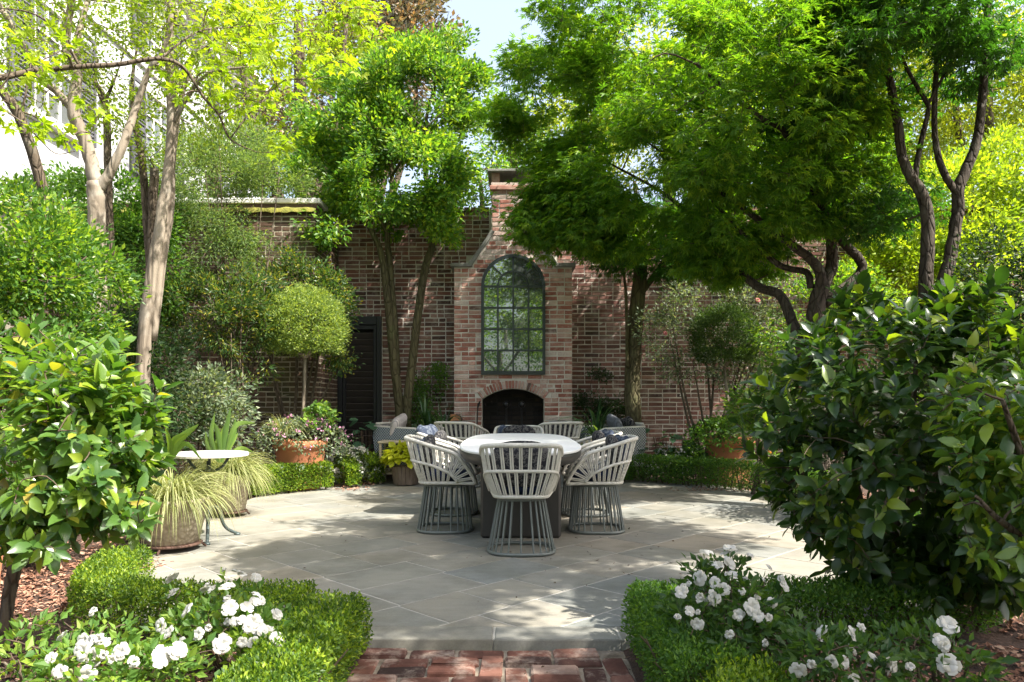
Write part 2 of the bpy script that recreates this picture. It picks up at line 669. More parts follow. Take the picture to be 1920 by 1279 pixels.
M['roof_slate'] = simple('roof_slate', (.10, .10, .11), .8, (.07, .07, .08), 6, 30, .3)


def glass_mat():
    m, nt, b = nodes('window_glass')
    b.inputs['Base Color'].default_value = (.12, .13, .13, 1)
    b.inputs['Roughness'].default_value = .08
    b.inputs['Specular IOR Level'].default_value = .9
    return m


def mirror_mat():
    m, nt, b = nodes('aged_mirror')
    n = noise_tex(nt, 3.0, 5, .6)
    L(nt, ramp(nt, [(.3, (.19, .215, .205)), (.7, (.28, .305, .29))], n), b.inputs['Base Color'])
    b.inputs['Metallic'].default_value = .75
    b.inputs['Roughness'].default_value = .012
    bump(nt, b, noise_tex(nt, 3, 1), .02, .01)
    return m


def stonepot_mat():
    m, nt, b = nodes('cast_stone')
    tc = nt.nodes.new('ShaderNodeTexCoord')
    v = nt.nodes.new('ShaderNodeTexVoronoi')
    v.inputs['Scale'].default_value = 34
    L(nt, tc.outputs['Object'], v.inputs['Vector'])
    n = noise_tex(nt, 7, 4)
    c = ramp(nt, [(.3, (.42, .37, .28)), (.7, (.30, .26, .19))], n)
    c = mix(nt, .6, c, ramp(nt, [(.1, (1.15, 1.12, 1.1)), (.6, (.55, .52, .48))], v.outputs['Distance']), 'MULTIPLY')
    L(nt, c, b.inputs['Base Color'])
    b.inputs['Roughness'].default_value = .95
    bump(nt, b, v.outputs['Distance'], .8, .012)
    return m


M['glass'] = glass_mat()
M['mirror'] = mirror_mat()
M['cast_stone'] = stonepot_mat()

YT = (2.6, 2.5, .9)      # light through a leaf is yellower than light off it
LM = {}
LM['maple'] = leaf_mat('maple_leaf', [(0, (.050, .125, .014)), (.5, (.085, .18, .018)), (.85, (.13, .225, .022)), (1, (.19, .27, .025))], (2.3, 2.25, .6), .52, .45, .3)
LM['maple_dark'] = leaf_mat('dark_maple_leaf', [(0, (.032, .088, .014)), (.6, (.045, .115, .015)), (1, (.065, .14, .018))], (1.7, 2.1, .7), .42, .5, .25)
LM['maple_yellow'] = leaf_mat('young_maple_leaf', [(0, (.15, .24, .016)), (1, (.24, .31, .022))], (2.0, 2.0, .6), .5, .5, .25)
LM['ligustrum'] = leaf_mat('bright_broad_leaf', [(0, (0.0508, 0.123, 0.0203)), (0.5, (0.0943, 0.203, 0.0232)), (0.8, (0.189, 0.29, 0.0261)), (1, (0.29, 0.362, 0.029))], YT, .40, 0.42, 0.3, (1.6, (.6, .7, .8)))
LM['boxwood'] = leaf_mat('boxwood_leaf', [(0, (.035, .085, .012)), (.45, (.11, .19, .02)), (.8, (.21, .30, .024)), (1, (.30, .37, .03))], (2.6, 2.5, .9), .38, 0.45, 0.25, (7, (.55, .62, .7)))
LM['boxwood_dark_shade'] = leaf_mat('dark_shaded_boxwood_leaf', [(0, (0.0387, 0.0963, 0.0201)), (0.6, (0.0698, 0.153, 0.0248)), (1, (0.132, 0.232, 0.0311))], YT, .36, 0.45, 0.25)  # deeper copy of boxwood: hedge shade put into the colour; also dark evergreens
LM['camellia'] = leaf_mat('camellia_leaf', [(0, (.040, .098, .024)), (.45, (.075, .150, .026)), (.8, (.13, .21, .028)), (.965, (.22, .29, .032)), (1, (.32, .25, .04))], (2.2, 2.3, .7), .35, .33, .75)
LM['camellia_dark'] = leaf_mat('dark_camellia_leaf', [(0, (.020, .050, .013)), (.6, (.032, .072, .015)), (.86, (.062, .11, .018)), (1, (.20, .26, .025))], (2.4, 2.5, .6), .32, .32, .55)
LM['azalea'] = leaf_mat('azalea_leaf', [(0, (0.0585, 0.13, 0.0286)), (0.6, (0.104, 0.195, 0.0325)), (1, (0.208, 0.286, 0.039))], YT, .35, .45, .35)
LM['azalea_shaded'] = leaf_mat('shaded_azalea_leaf', [(0, (.026, .068, .018)), (.6, (.042, .092, .02)), (1, (.07, .13, .022))], YT, .35, .45, .35)  # azalea leaf darkened for plants standing in shade; shade is in the colour
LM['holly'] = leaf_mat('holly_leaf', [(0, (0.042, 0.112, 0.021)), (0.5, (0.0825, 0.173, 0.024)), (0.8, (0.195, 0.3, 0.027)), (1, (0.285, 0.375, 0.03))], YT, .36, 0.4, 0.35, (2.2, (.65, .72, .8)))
LM['crape'] = leaf_mat('crape_myrtle_leaf', [(0, (0.12, 0.192, 0.024)), (0.6, (0.18, 0.252, 0.0264)), (1, (0.264, 0.312, 0.03))], (2.0, 2.0, .6), .5, .5, .3)
LM['fine'] = leaf_mat('fine_leaf', [(0, (0.07, 0.126, 0.042)), (0.6, (0.119, 0.182, 0.056)), (1, (0.196, 0.252, 0.063))], YT, .4, 0.45, 0.22, (1.8, (.7, .75, .8)))
LM['nandina'] = leaf_mat('nandina_leaf', [(0, (0.0312, 0.0715, 0.0234)), (0.6, (0.052, 0.104, 0.026)), (0.85, (0.13, 0.169, 0.0286)), (1, (0.26, 0.221, 0.026))], YT, .34, 0.4, 0.3)
LM['variegated'] = leaf_mat('grey_green_leaf', [(0, (0.0675, 0.101, 0.0607)), (0.6, (0.115, 0.155, 0.0945)), (1, (0.27, 0.311, 0.203))], YT, .3, 0.45, 0.25)
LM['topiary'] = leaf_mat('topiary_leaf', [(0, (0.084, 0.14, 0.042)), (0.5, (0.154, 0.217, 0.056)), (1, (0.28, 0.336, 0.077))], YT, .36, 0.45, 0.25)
LM['topiary_shaded'] = leaf_mat('shaded_topiary_leaf', [(0, (.028, .058, .018)), (.6, (.042, .078, .02)), (1, (.065, .11, .025))], YT, .34, 0.5, 0.2)  # shaded copy of the topiary leaf, its darkness painted in
LM['magnolia'] = leaf_mat('rusty_magnolia_leaf', [(0, (0.078, 0.0936, 0.0585)), (0.45, (0.13, 0.13, 0.0845)), (0.75, (0.208, 0.143, 0.078)), (1, (0.312, 0.182, 0.078))], (1.8, 1.6, .9), .28, .4, .4)
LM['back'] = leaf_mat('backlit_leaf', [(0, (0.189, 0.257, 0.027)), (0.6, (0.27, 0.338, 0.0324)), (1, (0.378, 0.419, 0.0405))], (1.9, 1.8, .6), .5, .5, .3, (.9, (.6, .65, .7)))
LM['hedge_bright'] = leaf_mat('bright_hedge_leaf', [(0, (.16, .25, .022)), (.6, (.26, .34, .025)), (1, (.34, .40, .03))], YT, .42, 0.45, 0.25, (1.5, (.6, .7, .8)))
LM['dark'] = leaf_mat('dark_evergreen_leaf', [(0, (.014, .032, .012)), (.6, (.022, .048, .015)), (1, (.036, .068, .018))], YT, .28, 0.45, 0.25)
LM['strap'] = leaf_mat('strap_leaf', [(0, (.020, .055, .024)), (.6, (.034, .082, .032)), (1, (.065, .125, .045))], YT, .3, .35, .5)
LM['pale_strap'] = leaf_mat('pale_strap_leaf', [(0, (.10, .17, .05)), (1, (.20, .27, .09))], YT, .35, .35, .4)
LM['sedge'] = leaf_mat('sedge_blade', [(0, (0.144, 0.18, 0.054)), (0.5, (0.27, 0.297, 0.117)), (1, (0.414, 0.405, 0.216))], (1.6, 1.6, .8), .35, .5, .3)
LM['aspidistra'] = leaf_mat('aspidistra_leaf', [(0, (.10, .18, .045)), (1, (.18, .27, .05))], YT, .35, .32, .45)
LM['chartreuse'] = leaf_mat('chartreuse_leaf', [(0, (.36, .40, .02)), (1, (.52, .54, .035))], (1.4, 1.4, .8), .4, .5, .3)
LM['hosta'] = leaf_mat('big_soft_leaf', [(0, (.045, .11, .06)), (1, (.08, .17, .09))], YT, .3, .45, .3)
LM['litter'] = leaf_mat('dry_leaf', [(0, (.03, .022, .016)), (.7, (.07, .045, .03)), (1, (.16, .10, .05))], (1, 1, 1), .15, .8, .2)
LM['pink'] = leaf_mat('pink_petal', [(0, (.55, .22, .38)), (1, (.66, .36, .52))], (1, 1, 1), .3, .6, .2)
LM['red'] = leaf_mat('red_petal', [(0, (.40, .10, .10)), (1, (.52, .22, .20))], (1, 1, 1), .3, .6, .2)
LM['orange'] = leaf_mat('orange_petal', [(0, (.55, .20, .02)), (1, (.70, .32, .03))], (1, 1, 1), .3, .6, .2)

# ------------------------------------------------------------------ foliage machinery
TP = {}
TP['fold'] = (np.array([(0, 0, 0), (.26, .45, .07), (0, 1, -.06), (-.26, .45, .07)]), np.array([(0, 1, 2), (0, 2, 3)]))
TP['narrow'] = (np.array([(0, 0, 0), (.14, .45, .04), (0, 1, -.08), (-.14, .45, .04)]), np.array([(0, 1, 2), (0, 2, 3)]))
TP['round'] = (np.array([(0, 0, 0), (.3, .2, .05), (.36, .62, .05), (0, 1, -.03), (-.36, .62, .05), (-.3, .2, .05)]),
               np.array([(0, 1, 2), (0, 2, 3), (0, 3, 4), (0, 4, 5)]))
TP['oval'] = (np.array([(0, 0, 0), (.17, .22, .06), (.25, .52, .06), (.15, .82, .01), (0, 1.0, -.10), (-.15, .82, .01), (-.25, .52, .06), (-.17, .22, .06), (0, .3, 0), (0, .6, -.01), (0, .85, -.05)]),
              np.array([(0, 1, 8), (1, 2, 9), (1, 9, 8), (2, 3, 10), (2, 10, 9), (3, 4, 10), (0, 8, 7), (8, 9, 6), (8, 6, 7), (9, 10, 5), (9, 5, 6), (10, 4, 5)]))


def palm_template(lobes, wid):
    V, T = [(0, 0, 0)], []
    for ang, ln in lobes:
        a = R(ang)
        d = np.array((math.sin(a), math.cos(a), 0))
        s = np.array((math.cos(a), -math.sin(a), 0))
        i = len(V)
        V += [tuple(d * ln * .42 + s * wid * ln + np.array((0, 0, .03))), tuple(d * ln + np.array((0, 0, -.14 * ln))), tuple(d * ln * .42 - s * wid * ln + np.array((0, 0, .03)))]
        T += [(0, i, i + 1), (0, i + 1, i + 2)]
    return np.array(V, dtype=float), np.array(T)


TP['maple'] = palm_template([(-82, .62), (-42, .88), (0, 1.0), (42, .88), (82, .62)], .13)
TP['bigmaple'] = palm_template([(-105, .55), (-55, .85), (0, 1.0), (55, .85), (105, .55)], .24)


def nrm(a):
    return a / (np.linalg.norm(a, axis=-1, keepdims=True) + 1e-9)


def unit(n):
    return nrm(rng.normal(size=(n, 3)))


def leaf_mesh(P, D, N, S, tp, curl=0.0):
    V0, T0 = TP[tp]
    D = nrm(D)
    X = nrm(np.cross(D, N))
    Z = np.cross(X, D)
    S = np.asarray(S).reshape(-1, 1, 1)
    V = P[:, None, :] + S * (V0[None, :, 0:1] * X[:, None, :] + V0[None, :, 1:2] * D[:, None, :] + V0[None, :, 2:3] * Z[:, None, :])
    k = len(V0)
    T = T0[None, :, :] + (np.arange(len(P)) * k)[:, None, None]
    return V.reshape(-1, 3), T.reshape(-1, 3)


def fbm(p, s):
    return noise.noise(Vector(p) * s)


def crown_points(ells, n, gap=.0, gscale=1.0, shell=.35, seed=0):
    """points spread through the union of ellipsoids, thicker towards the outside, with holes"""
    r = np.random.default_rng(seed)
    vol = np.array([e[1][0] * e[1][1] * e[1][2] for e in ells]) ** .8
    vol = vol / vol.sum()
    out = []
    tries = 0
    while len(out) < n and tries < n * 30:
        tries += 1
        c, rad = ells[r.choice(len(ells), p=vol)]
        v = r.normal(size=3)
        v /= np.linalg.norm(v)
        rr = (shell + (1 - shell) * r.random()) ** (1 / 2.2)
        p = np.array(c) + v * rr * np.array(rad)
        if gap > 0 and fbm(p, gscale) < -.35 + gap * .7 - .15 * r.random():
            continue
        out.append(p)
    return np.array(out)


def clump_leaves(C, rad, per, size, tp, flat=.55, droop=.25, upn=.9, jitter=.35, centre=None, seed=0):
    """leaves round each clump centre"""
    n = len(C) * per
    idx = np.repeat(np.arange(len(C)), per)
    off = rng.normal(size=(n, 3)) * .5
    ln = np.linalg.norm(off, axis=1, keepdims=True)
    off = np.where(ln > 1.15, off / ln * 1.15, off)
    radc = np.asarray(rad) * (0.7 + .6 * rng.random(len(C)))
    off = off * radc[idx][:, None]
    off[:, 2] *= flat
    P = C[idx] + off
    D = nrm(off) + unit(n) * .7
    if centre is not None:
        D = D + nrm(C[idx] - np.asarray(centre)) * .6
    D[:, 2] -= droop
    N = unit(n) * (1 - upn) * 2.0
    N[:, 2] += upn
    S = size * (1 + jitter * (rng.random(n) * 2 - 1))
    return leaf_mesh(P, D, N, S, tp)


def grow(skel, targets, r_tip=.004, wiggle=.08, maxlen=None):
    """twigs from the nearest node of the skeleton, or of twigs already grown, to each target"""
    nodes_p, nodes_r = [], []
    for line, rad in skel:
        for p, r in zip(line, rad):
            nodes_p.append(p)
            nodes_r.append(r)
    P = np.array(nodes_p)
    Rr = np.array(nodes_r)
    order = np.argsort([np.min(np.linalg.norm(P - t, axis=1)) for t in targets])
    mb = MB()
    for k in order:
        t = targets[k]
        d = np.linalg.norm(P - t, axis=1)
        # a twig starts a bit below what it reaches
        cost = d + np.where(P[:, 2] > t[2], .35 * (P[:, 2] - t[2]), 0)
        i = int(np.argmin(cost))
        a = P[i]
        ln = d[i]
        if ln < .03:
            continue
        mid = (a + t) / 2 + rng.normal(size=3) * wiggle * ln + np.array((0, 0, .06 * ln))
        line = smooth_line([a, mid, t], 3)
        r0 = min(Rr[i] * .75, .006 + .016 * ln)
        rad = np.linspace(r0, r_tip, len(line))
        V, Fc = tube(line, rad, 5 if r0 > .012 else 4, False)
        mb.add(V, Fc)
        P = np.vstack((P, line[1:]))
        Rr = np.concatenate((Rr, rad[1:]))
    return mb


def limb(pts, m=6, wob=.012):
    """pts: (Vector, radius) list -> smooth line and radii"""
    A = np.array([(*p, r) for p, r in pts])
    S = smooth_line(A, m)
    line, rad = S[:, :3], np.maximum(S[:, 3], .003)
    line = line + rng.normal(size=line.shape) * wob * np.minimum(rad[:, None] * 4, .3)
    return line, rad


def plant(name, label, cat, base, limbs, ells, n_clumps, clump_r, per, size, tp, lm, bark='bark_grey', group=None, gap=.2, gscale=1.0, shell=.35,
          flat=.55, droop=.25, upn=.6, seed=1, sides=10, crown='crown', trunk='trunk', targets=None, twigs=True, r_tip=.004, centre='auto', frac=1.0, rs=1.0, extra=None):
    """a tree or shrub: trunk, limbs, twigs and a crown of separate leaf-sized faces"""
    t = thing(name, label, cat, base, group=group)
    skel = []
    for i, lb in enumerate(limbs):
        line, rad = limb([(p_, r_ * rs) for p_, r_ in lb])
        skel.append((line, rad))
        if i == 0 and rad[0] > .03:                      # a root flare
            rad[:3] *= np.array((1.35, 1.15, 1.05))
        s = sides if rad.max() > .03 else 6
        part(t, trunk if i == 0 else 'limb', tube(line, rad, s), M[bark], True, True)
    C = crown_points(ells, n_clumps, gap, gscale, shell, seed) if targets is None else targets
    if extra:
        C = np.vstack((C, crown_points(extra[0], extra[1], 0, 1, .1, seed + 500)))
    if twigs and len(C):
        sel = C if frac >= 1 else C[:int(len(C) * frac)]
        mb = grow(skel, sel, r_tip)
        if mb.n:
            part(t, 'twigs', mb, M['twig'] if bark != 'bark_pale' else M[bark], False, True, kind='stuff')
    cen = None
    if centre == 'auto' and len(ells):
        cen = np.mean([np.array(e[0]) for e in ells], axis=0)
    V, T = clump_leaves(C, clump_r, per, size, tp, flat, droop, upn, centre=cen)
    part(t, crown, (V, T), lm, False, True, kind='stuff')
    return t, C


def ell(px, py, d, rx, ry, rd):
    """ellipsoid centred where the photo shows (px, py) at depth d; radii in photo pixels across and up, metres in depth"""
    k = d / F
    return (tuple(at(px, py, d)), (rx * k, rd, ry * k))


# ------------------------------------------------------------------ ground, patio, path
gb = MB()
gb.add([(-250, -250, -.06), (250, -250, -.06), (250, 400, -.06), (-250, 400, -.06)], [(0, 1, 2, 3)])
tag(new_obj('ground', gb.mesh('ground'), M['soil']), kind='structure')
# lawn beyond the beds, behind the place the photograph was taken from
lb = MB()
nx, ny = 24, 24
LV = [(-30 + 60 * i / nx, -45 + 41.5 * j / ny, -.05 + .25 * fbm((-30 + 60 * i / nx, -45 + 41.5 * j / ny, 0), .12) ** 2) for j in range(ny + 1) for i in range(nx + 1)]
lb.add(LV, [(j * (nx + 1) + i, j * (nx + 1) + i + 1, (j + 1) * (nx + 1) + i + 1, (j + 1) * (nx + 1) + i) for j in range(ny) for i in range(nx)])
tag(new_obj('lawn', lb.mesh('lawn', True), M['lawn']), kind='structure')

# planting beds, gently uneven
OUT = [(-1.95, 3.53), (2.0, 3.53), (2.62, 4.4), (2.95, 5.6), (3.12, 7.3), (3.05, 8.7), (2.6, 9.75), (1.98, 10.75), (-1.78, 10.75), (-2.4, 9.75), (-2.9, 8.6), (-3.02, 7.1), (-2.85, 5.7), (-2.45, 4.4)]


def inside(x, y, poly):
    s = 0
    for (ax, ay), (bx, by) in zip(poly, poly[1:] + poly[:1]):
        if (bx - ax) * (y - ay) - (by - ay) * (x - ax) < 0:
            return False
    return True


bb = MB()
bx = np.linspace(-9, 9, 121)
by = np.linspace(.4, 11.15, 101)
BV = []
for y in by:
    for x in bx:
        pathy = abs(x + .06) < .62 and y < 3.5
        z = -.02 + .035 * fbm((x, y, 0), 1.3) + .02 * fbm((x, y, 3), 5) if not pathy else -.075
        if inside(x, y, OUT):
            z = -.07
        BV.append((x, y, z))
nbx = len(bx)
bb.add(BV, [(j * nbx + i, j * nbx + i + 1, (j + 1) * nbx + i + 1, (j + 1) * nbx + i) for j in range(len(by) - 1) for i in range(nbx - 1)])
tag(new_obj('garden_bed', bb.mesh('garden_bed', True), M['soil']), kind='structure')


def clip_convex(poly, clip):
    out = poly
    for (ax, ay), (bx_, by_) in zip(clip, clip[1:] + clip[:1]):
        inp, out = out, []
        if not inp:
            break
        side = lambda p: (bx_ - ax) * (p[1] - ay) - (by_ - ay) * (p[0] - ax)
        for i, p in enumerate(inp):
            q = inp[i - 1]
            sp, sq = side(p), side(q)
            if (sp >= 0) != (sq >= 0):
                t = sq / (sq - sp)
                out.append((q[0] + (p[0] - q[0]) * t, q[1] + (p[1] - q[1]) * t))
            if sp >= 0:
                out.append(p)
    return out


def slab(poly, z0, z1, bev=.004):
    n = len(poly)
    c = np.mean(poly, axis=0)
    V = [(x, y, z0) for x, y in poly] + [(x, y, z1 - bev) for x, y in poly]
    for x, y in poly:
        d = np.array((x, y)) - c
        l = np.linalg.norm(d)
        q = c + d * max(0, 1 - bev * 1.3 / max(l, .02))
        V.append((q[0], q[1], z1))
    Fc = []
    for i in range(n):
        k = (i + 1) % n
        Fc += [(i, k, n + k, n + i), (n + i, n + k, 2 * n + k, 2 * n + i)]
    Fc.append(tuple(2 * n + i for i in range(n)))
    return np.array(V), Fc


bed = MB()
bed.add(*slab(OUT, -.12, -.0028, .001))
patio = tag(new_obj('patio', bed.mesh('patio'), M['joint']), kind='structure')
th = R(45)
cu, su = math.cos(th), math.sin(th)
tw, jt = .425, .0055
ri = 0
random.seed(21)
v = -12.0
while v < 14:
    wid = tw
    u = -12 + random.random() * .4
    while u < 16:
        ln = random.choice((tw, tw, tw, tw * 1.5, tw * 1.5))
        rect = [(u + jt, v + jt), (u + ln - jt, v + jt), (u + ln - jt, v + wid - jt), (u + jt, v + wid - jt)]
        wr = [(x * cu - y * su + .07, x * su + y * cu + 3.5) for x, y in rect]
        u += ln
        pl = clip_convex(wr, OUT)
        if len(pl) < 3:
            continue
        ar = abs(sum(pl[i - 1][0] * pl[i][1] - pl[i][0] * pl[i - 1][1] for i in range(len(pl)))) / 2
        if ar < .004:
            continue
        part(patio, 'flagstone', slab(pl, -.05, random.uniform(-.0012, .0016)), M['flag'])
    v += wid
# threshold stones between the patio and the brick path
xs = [-.84, -.69, -.085, .50, .64]
for a, b in zip(xs, xs[1:]):
    part(patio, 'flagstone', slab([(a + .003, 3.335), (b - .003, 3.335), (b - .003, 3.526), (a + .003, 3.526)], -.06, random.uniform(-.0005, .0015), .006), M['flag'])
eb = MB()
eb.box(-.84, .64, 3.345, 3.531, -.12, -.004)
part(patio, 'mortar_bed', eb, M['joint'])

pb = MB()
px0, px1 = -.70, .53
pb.add([(px0, .8, -.052), (px1, .8, -.052), (px1, 3.334, -.052), (px0, 3.334, -.052), (px0, .8, -.1), (px1, .8, -.1), (px1, 3.334, -.1), (px0, 3.334, -.1)],
       [(0, 1, 2, 3), (4, 0, 3, 7), (1, 5, 6, 2), (4, 5, 1, 0)])
path = tag(new_obj('brick_path', pb.mesh('brick_path'), simple('path_mortar', (.30, .255, .20), .95, (.10, .075, .05), 9, 60, .8, .01)), kind='structure')


def paver_mesh(w, d, seed):
    r = np.random.default_rng(seed)
    V, Fc = bev_box(-w / 2, w / 2, -d / 2, d / 2, -.05, 0, .007)
    V = V + r.normal(size=V.shape) * np.array((.0028, .0028, .0016))
    return np_mesh('paver', V, Fc)


pm_h = [paver_mesh(.201, .093, k) for k in range(6)]
pm_v = [paver_mesh(.093, .201, k + 10) for k in range(6)]
cell = .1075
random.seed(5)
ncol, nrow = 11, 12
used = [[False] * ncol for _ in range(nrow)]
y_top = 3.326


def paver(c, r_, horiz):
    w, h = (2, 1) if horiz else (1, 2)
    x = px0 + .02 + (c + w / 2) * cell
    y = y_top - (r_ + h / 2) * cell
    o = new_obj('brick', None, None, path) if False else bpy.data.objects.new('brick', random.choice(pm_h if horiz else pm_v))
    COL.objects.link(o)
    o.parent = path
    o.location = (x + random.uniform(-.004, .004), y + random.uniform(-.004, .004), -.038 + random.uniform(-.008, .008))
    o.rotation_euler = (random.uniform(-.035, .035), random.uniform(-.035, .035), random.uniform(-.035, .035) + (math.pi if random.random() < .5 else 0))


for m_ in pm_h + pm_v:
    m_.materials.append(M['brick_path'])
for c in range(0, ncol - 1, 2):
    paver(c, 0, True)
    used[0][c] = used[0][c + 1] = True
for r_ in range(1, nrow):
    for c in range(ncol):
        if used[r_][c]:
            continue
        canh = c + 1 < ncol and not used[r_][c + 1]
        canv = r_ + 1 < nrow
        if canh and (not canv or random.random() < .55):
            paver(c, r_, True)
            used[r_][c] = used[r_][c + 1] = True
        elif canv:
            paver(c, r_, False)
            used[r_][c] = used[r_ + 1][c] = True

# ------------------------------------------------------------------ brickwork
CO = .0680          # one course with its joint


def brick_verts(ln, h, r, dep=.045, ch=.0035, jit=.0022):
    a, b = ln / 2, h / 2
    V = np.array([(-a, dep, -b), (a, dep, -b), (a, dep, b), (-a, dep, b),
                  (-a, ch, -b), (a, ch, -b), (a, ch, b), (-a, ch, b),
                  (-a + ch, 0, -b + ch), (a - ch, 0, -b + ch), (a - ch, 0, b - ch), (-a + ch, 0, b - ch)])
    V[4:] += r.normal(size=(8, 3)) * jit
    return V


BF = [(8, 9, 10, 11)] + [(4 + i, 4 + (i + 1) % 4, 8 + (i + 1) % 4, 8 + i) for i in range(4)] + [(i, (i + 1) % 4, 4 + (i + 1) % 4, 4 + i) for i in range(4)]
BFA = np.array(BF)
_r = np.random.default_rng(3)
BM = {}


def brick_meshes(m):
    if m not in BM:
        BM[m] = {}
        for kind, ln in (('s', .203), ('h', .096)):
            L_ = []
            for k in range(6):
                me = np_mesh('brick', brick_verts(ln, .0535, _r), BFA)
                me.materials.append(M[m])
                L_.append(me)
            BM[m][kind] = L_
    return BM[m]


def lay(root, origin, U, N, rows, m, want=None, limit=300, pstr=.6):
    """rows: (z, [(u0, u1), ...]); bricks whose centre passes want() become parts, the rest one joined part"""
    origin, U, N = Vector(origin), Vector(U), Vector(N)
    Z = Vector((0, 0, 1))
    sing, V_all, nb = [], [], 0
    Bmat = np.array((U, -N, Z))
    for z, spans in rows:
        for (u0, u1) in spans:
            u = u0
            last = None
            while u < u1 - .03:
                st = random.random() < pstr
                if last == 'h':
                    st = random.random() < .85
                ln = .203 if st else .096
                full = True
                rem = u1 - u
                if ln > rem - .005 or rem - ln < .05:
                    ln, full = rem - .001, (abs(rem - .203) < .01)
                    st = ln > .15
                    if ln > .215:
                        ln, full = ln / 2 - .005, False
                last = 's' if st else 'h'
                w = origin + U * (u + ln / 2) + Z * z
                dz, dn = random.uniform(-.003, .003), random.uniform(-.002, .005)
                loc = w + Z * dz + N * dn
                if full and want and want(w) and st:
                    sing.append(loc)
                    nb += 1
                else:
                    Vv = brick_verts(ln, .0535 + random.uniform(-.004, .003), _r) @ Bmat + np.array(loc)
                    V_all.append(Vv)
                u += ln + .0135
    if len(sing) > limit:
        random.shuffle(sing)
        for loc in sing[limit:]:
            V_all.append(brick_verts(.203, .0535, _r) @ Bmat + np.array(loc))
        sing = sing[:limit]
    rot = Matrix((U, -N, Z)).transposed()
    ms = brick_meshes(m)['s']
    base = Vector(root.location)
    for loc in sing:
        o = bpy.data.objects.new('brick', random.choice(ms))
        COL.objects.link(o)
        o.parent = root
        q = rot.to_4x4()
        q.translation = loc - base
        o.matrix_basis = q
    if V_all:
        Vn = np.concatenate(V_all)
        Fn = (BFA[None] + (np.arange(len(V_all)) * 12)[:, None, None]).reshape(-1, 4)
        part(root, 'brickwork', (Vn, Fn), M[m], False, True, kind='stuff')


random.seed(77)
WY = 11.2          # face of the rear wall
WZ = 4.0
DX0, DX1, DZ = -2.67, -1.995, 2.40
FX0, FX1, FY = -.852, .884, 10.75
GZ, CHX0, CHX1, CHZ = 3.07, -.30, .325, 4.27

wall = thing('brick_wall', 'tall old dark red brick wall running behind the fireplace', 'wall', (1.8, WY, 0))
cb = MB()
cb.box(DX1, 8.0, WY + .0045, WY + .34, -.1, WZ)
cb.box(-2.66, DX1, WY + .0045, WY + .34, DZ, WZ)
cb.box(-2.66, DX1, WY + .20, WY + .34, -.1, DZ)
part(wall, 'mortar', cb, M['mortar'], False, True)
rows = []
z = CO / 2
while z < WZ - .02:
    sp = []
    if z < DZ:
        sp.append((DX1 + .01, FX0 - .02))
    elif z < GZ + .1:
        sp.append((-2.66, FX0 - .02))
    else:
        hw = .7 if z < 3.3 else .35
        sp.append((-2.66, -hw))
    if z < GZ + .1:
        sp.append((FX1 + .02, 7.9))
    else:
        hw = .7 if z < 3.3 else .35
        sp.append((hw, 7.9))
    rows.append((z, sp))
    z += CO
lay(wall, (0, WY, 0), (1, 0, 0), (0, -1, 0), rows, 'brick_wall', lambda p: (-1.9 < p.x < -.95 and p.z > 1.3) or (.95 < p.x < 1.6 and 1.6 < p.z < 3.3) or (2.0 < p.x < 2.5 and 1 < p.z < 1.7) or (-2.6 < p.x < -1.9 and 2.6 < p.z < 3.6))
cp = MB()
x = -2.66
while x < 7.9:
    w = random.uniform(.095, .105)
    cp.bevbox(x + .004, x + w - .004, WY - .03 + random.uniform(-.006, .006), WY + .36, WZ + .004 + random.uniform(0, .006), WZ + .065 + random.uniform(0, .008), .006)
    x += w
part(wall, 'brick_coping', cp, M['brick_wall'], False, True, kind='stuff')

side = thing('brick_wall', 'mossy brown brick wall with a pale cap behind the shrubs', 'wall', (-5.0, 9.9, 0))
SX, SY, SZ = -2.67, 9.9, 3.66
cb = MB()
cb.box(-9.2, SX - .0045, SY + .0045, 10.4, -.1, SZ)
cb.box(SX - .34, SX - .006, 10.4, WY + .3, -.1, SZ)
part(side, 'mortar', cb, M['mortar_old'], False, True)
rows = []
z = CO / 2
while z < SZ - .02:
    rows.append((z, [(-6.8, SX - .005)]))
    z += CO
lay(side, (0, SY, 0), (1, 0, 0), (0, -1, 0), rows, 'brick_side', lambda p: (-4.3 < p.x < -2.9 and 2.3 < p.z < 3.6) or (-4.6 < p.x < -3.2 and 1.0 < p.z < 2.2))
lay(side, (SX, 0, 0), (0, 1, 0), (1, 0, 0), [(zz, [(SY + .003, WY - .004)]) for zz, _ in rows], 'brick_side', None)
cp = MB()
x = -9.0
while x < SX:
    w = random.uniform(.7, 1.0)
    cp.bevbox(x + .003, min(x + w - .003, SX + .03), SY + .14, 10.5, SZ + .16, SZ + .235, .01)
    x += w
part(side, 'stone_cap', cp, M['white_cope'], False, True)
cp = MB()
cp.box(-9.1, SX - .01, SY + .16, 10.38, SZ + .002, SZ + .158)
part(side, 'upper_course', cp, M['brick_side'], False, True)
mv = []
nxm = 150
for j, (yy, zz) in enumerate(((SY - .05, SZ - .01), (SY - .04, SZ + .045), (SY + .05, SZ + .075), (SY + .155, SZ + .085))):
    for i in range(nxm + 1):
        x = -7.6 + (SX + .02 + 7.6) * i / nxm
        mv.append((x, yy + .02 * fbm((x, j, 1), 5), zz + .035 * fbm((x, j, 5), 7)))
part(side, 'moss', (np.array(mv), [(j * (nxm + 1) + i, j * (nxm + 1) + i + 1, (j + 1) * (nxm + 1) + i + 1, (j + 1) * (nxm + 1) + i) for j in range(3) for i in range(nxm)]), M['moss'], True, True, kind='stuff')

# ------------------------------------------------------------------ fireplace
fp = thing('fireplace', 'tall limewashed red brick outdoor fireplace with a gabled chimney', 'fireplace', (.016, FY, 0))
OC, OW, OS, OR = .016, .46, 1.13, .155         # opening: centre, half width, spring height, rise
rad_o = (OW ** 2 + OR ** 2) / (2 * OR)
zc_o = OS + OR - rad_o


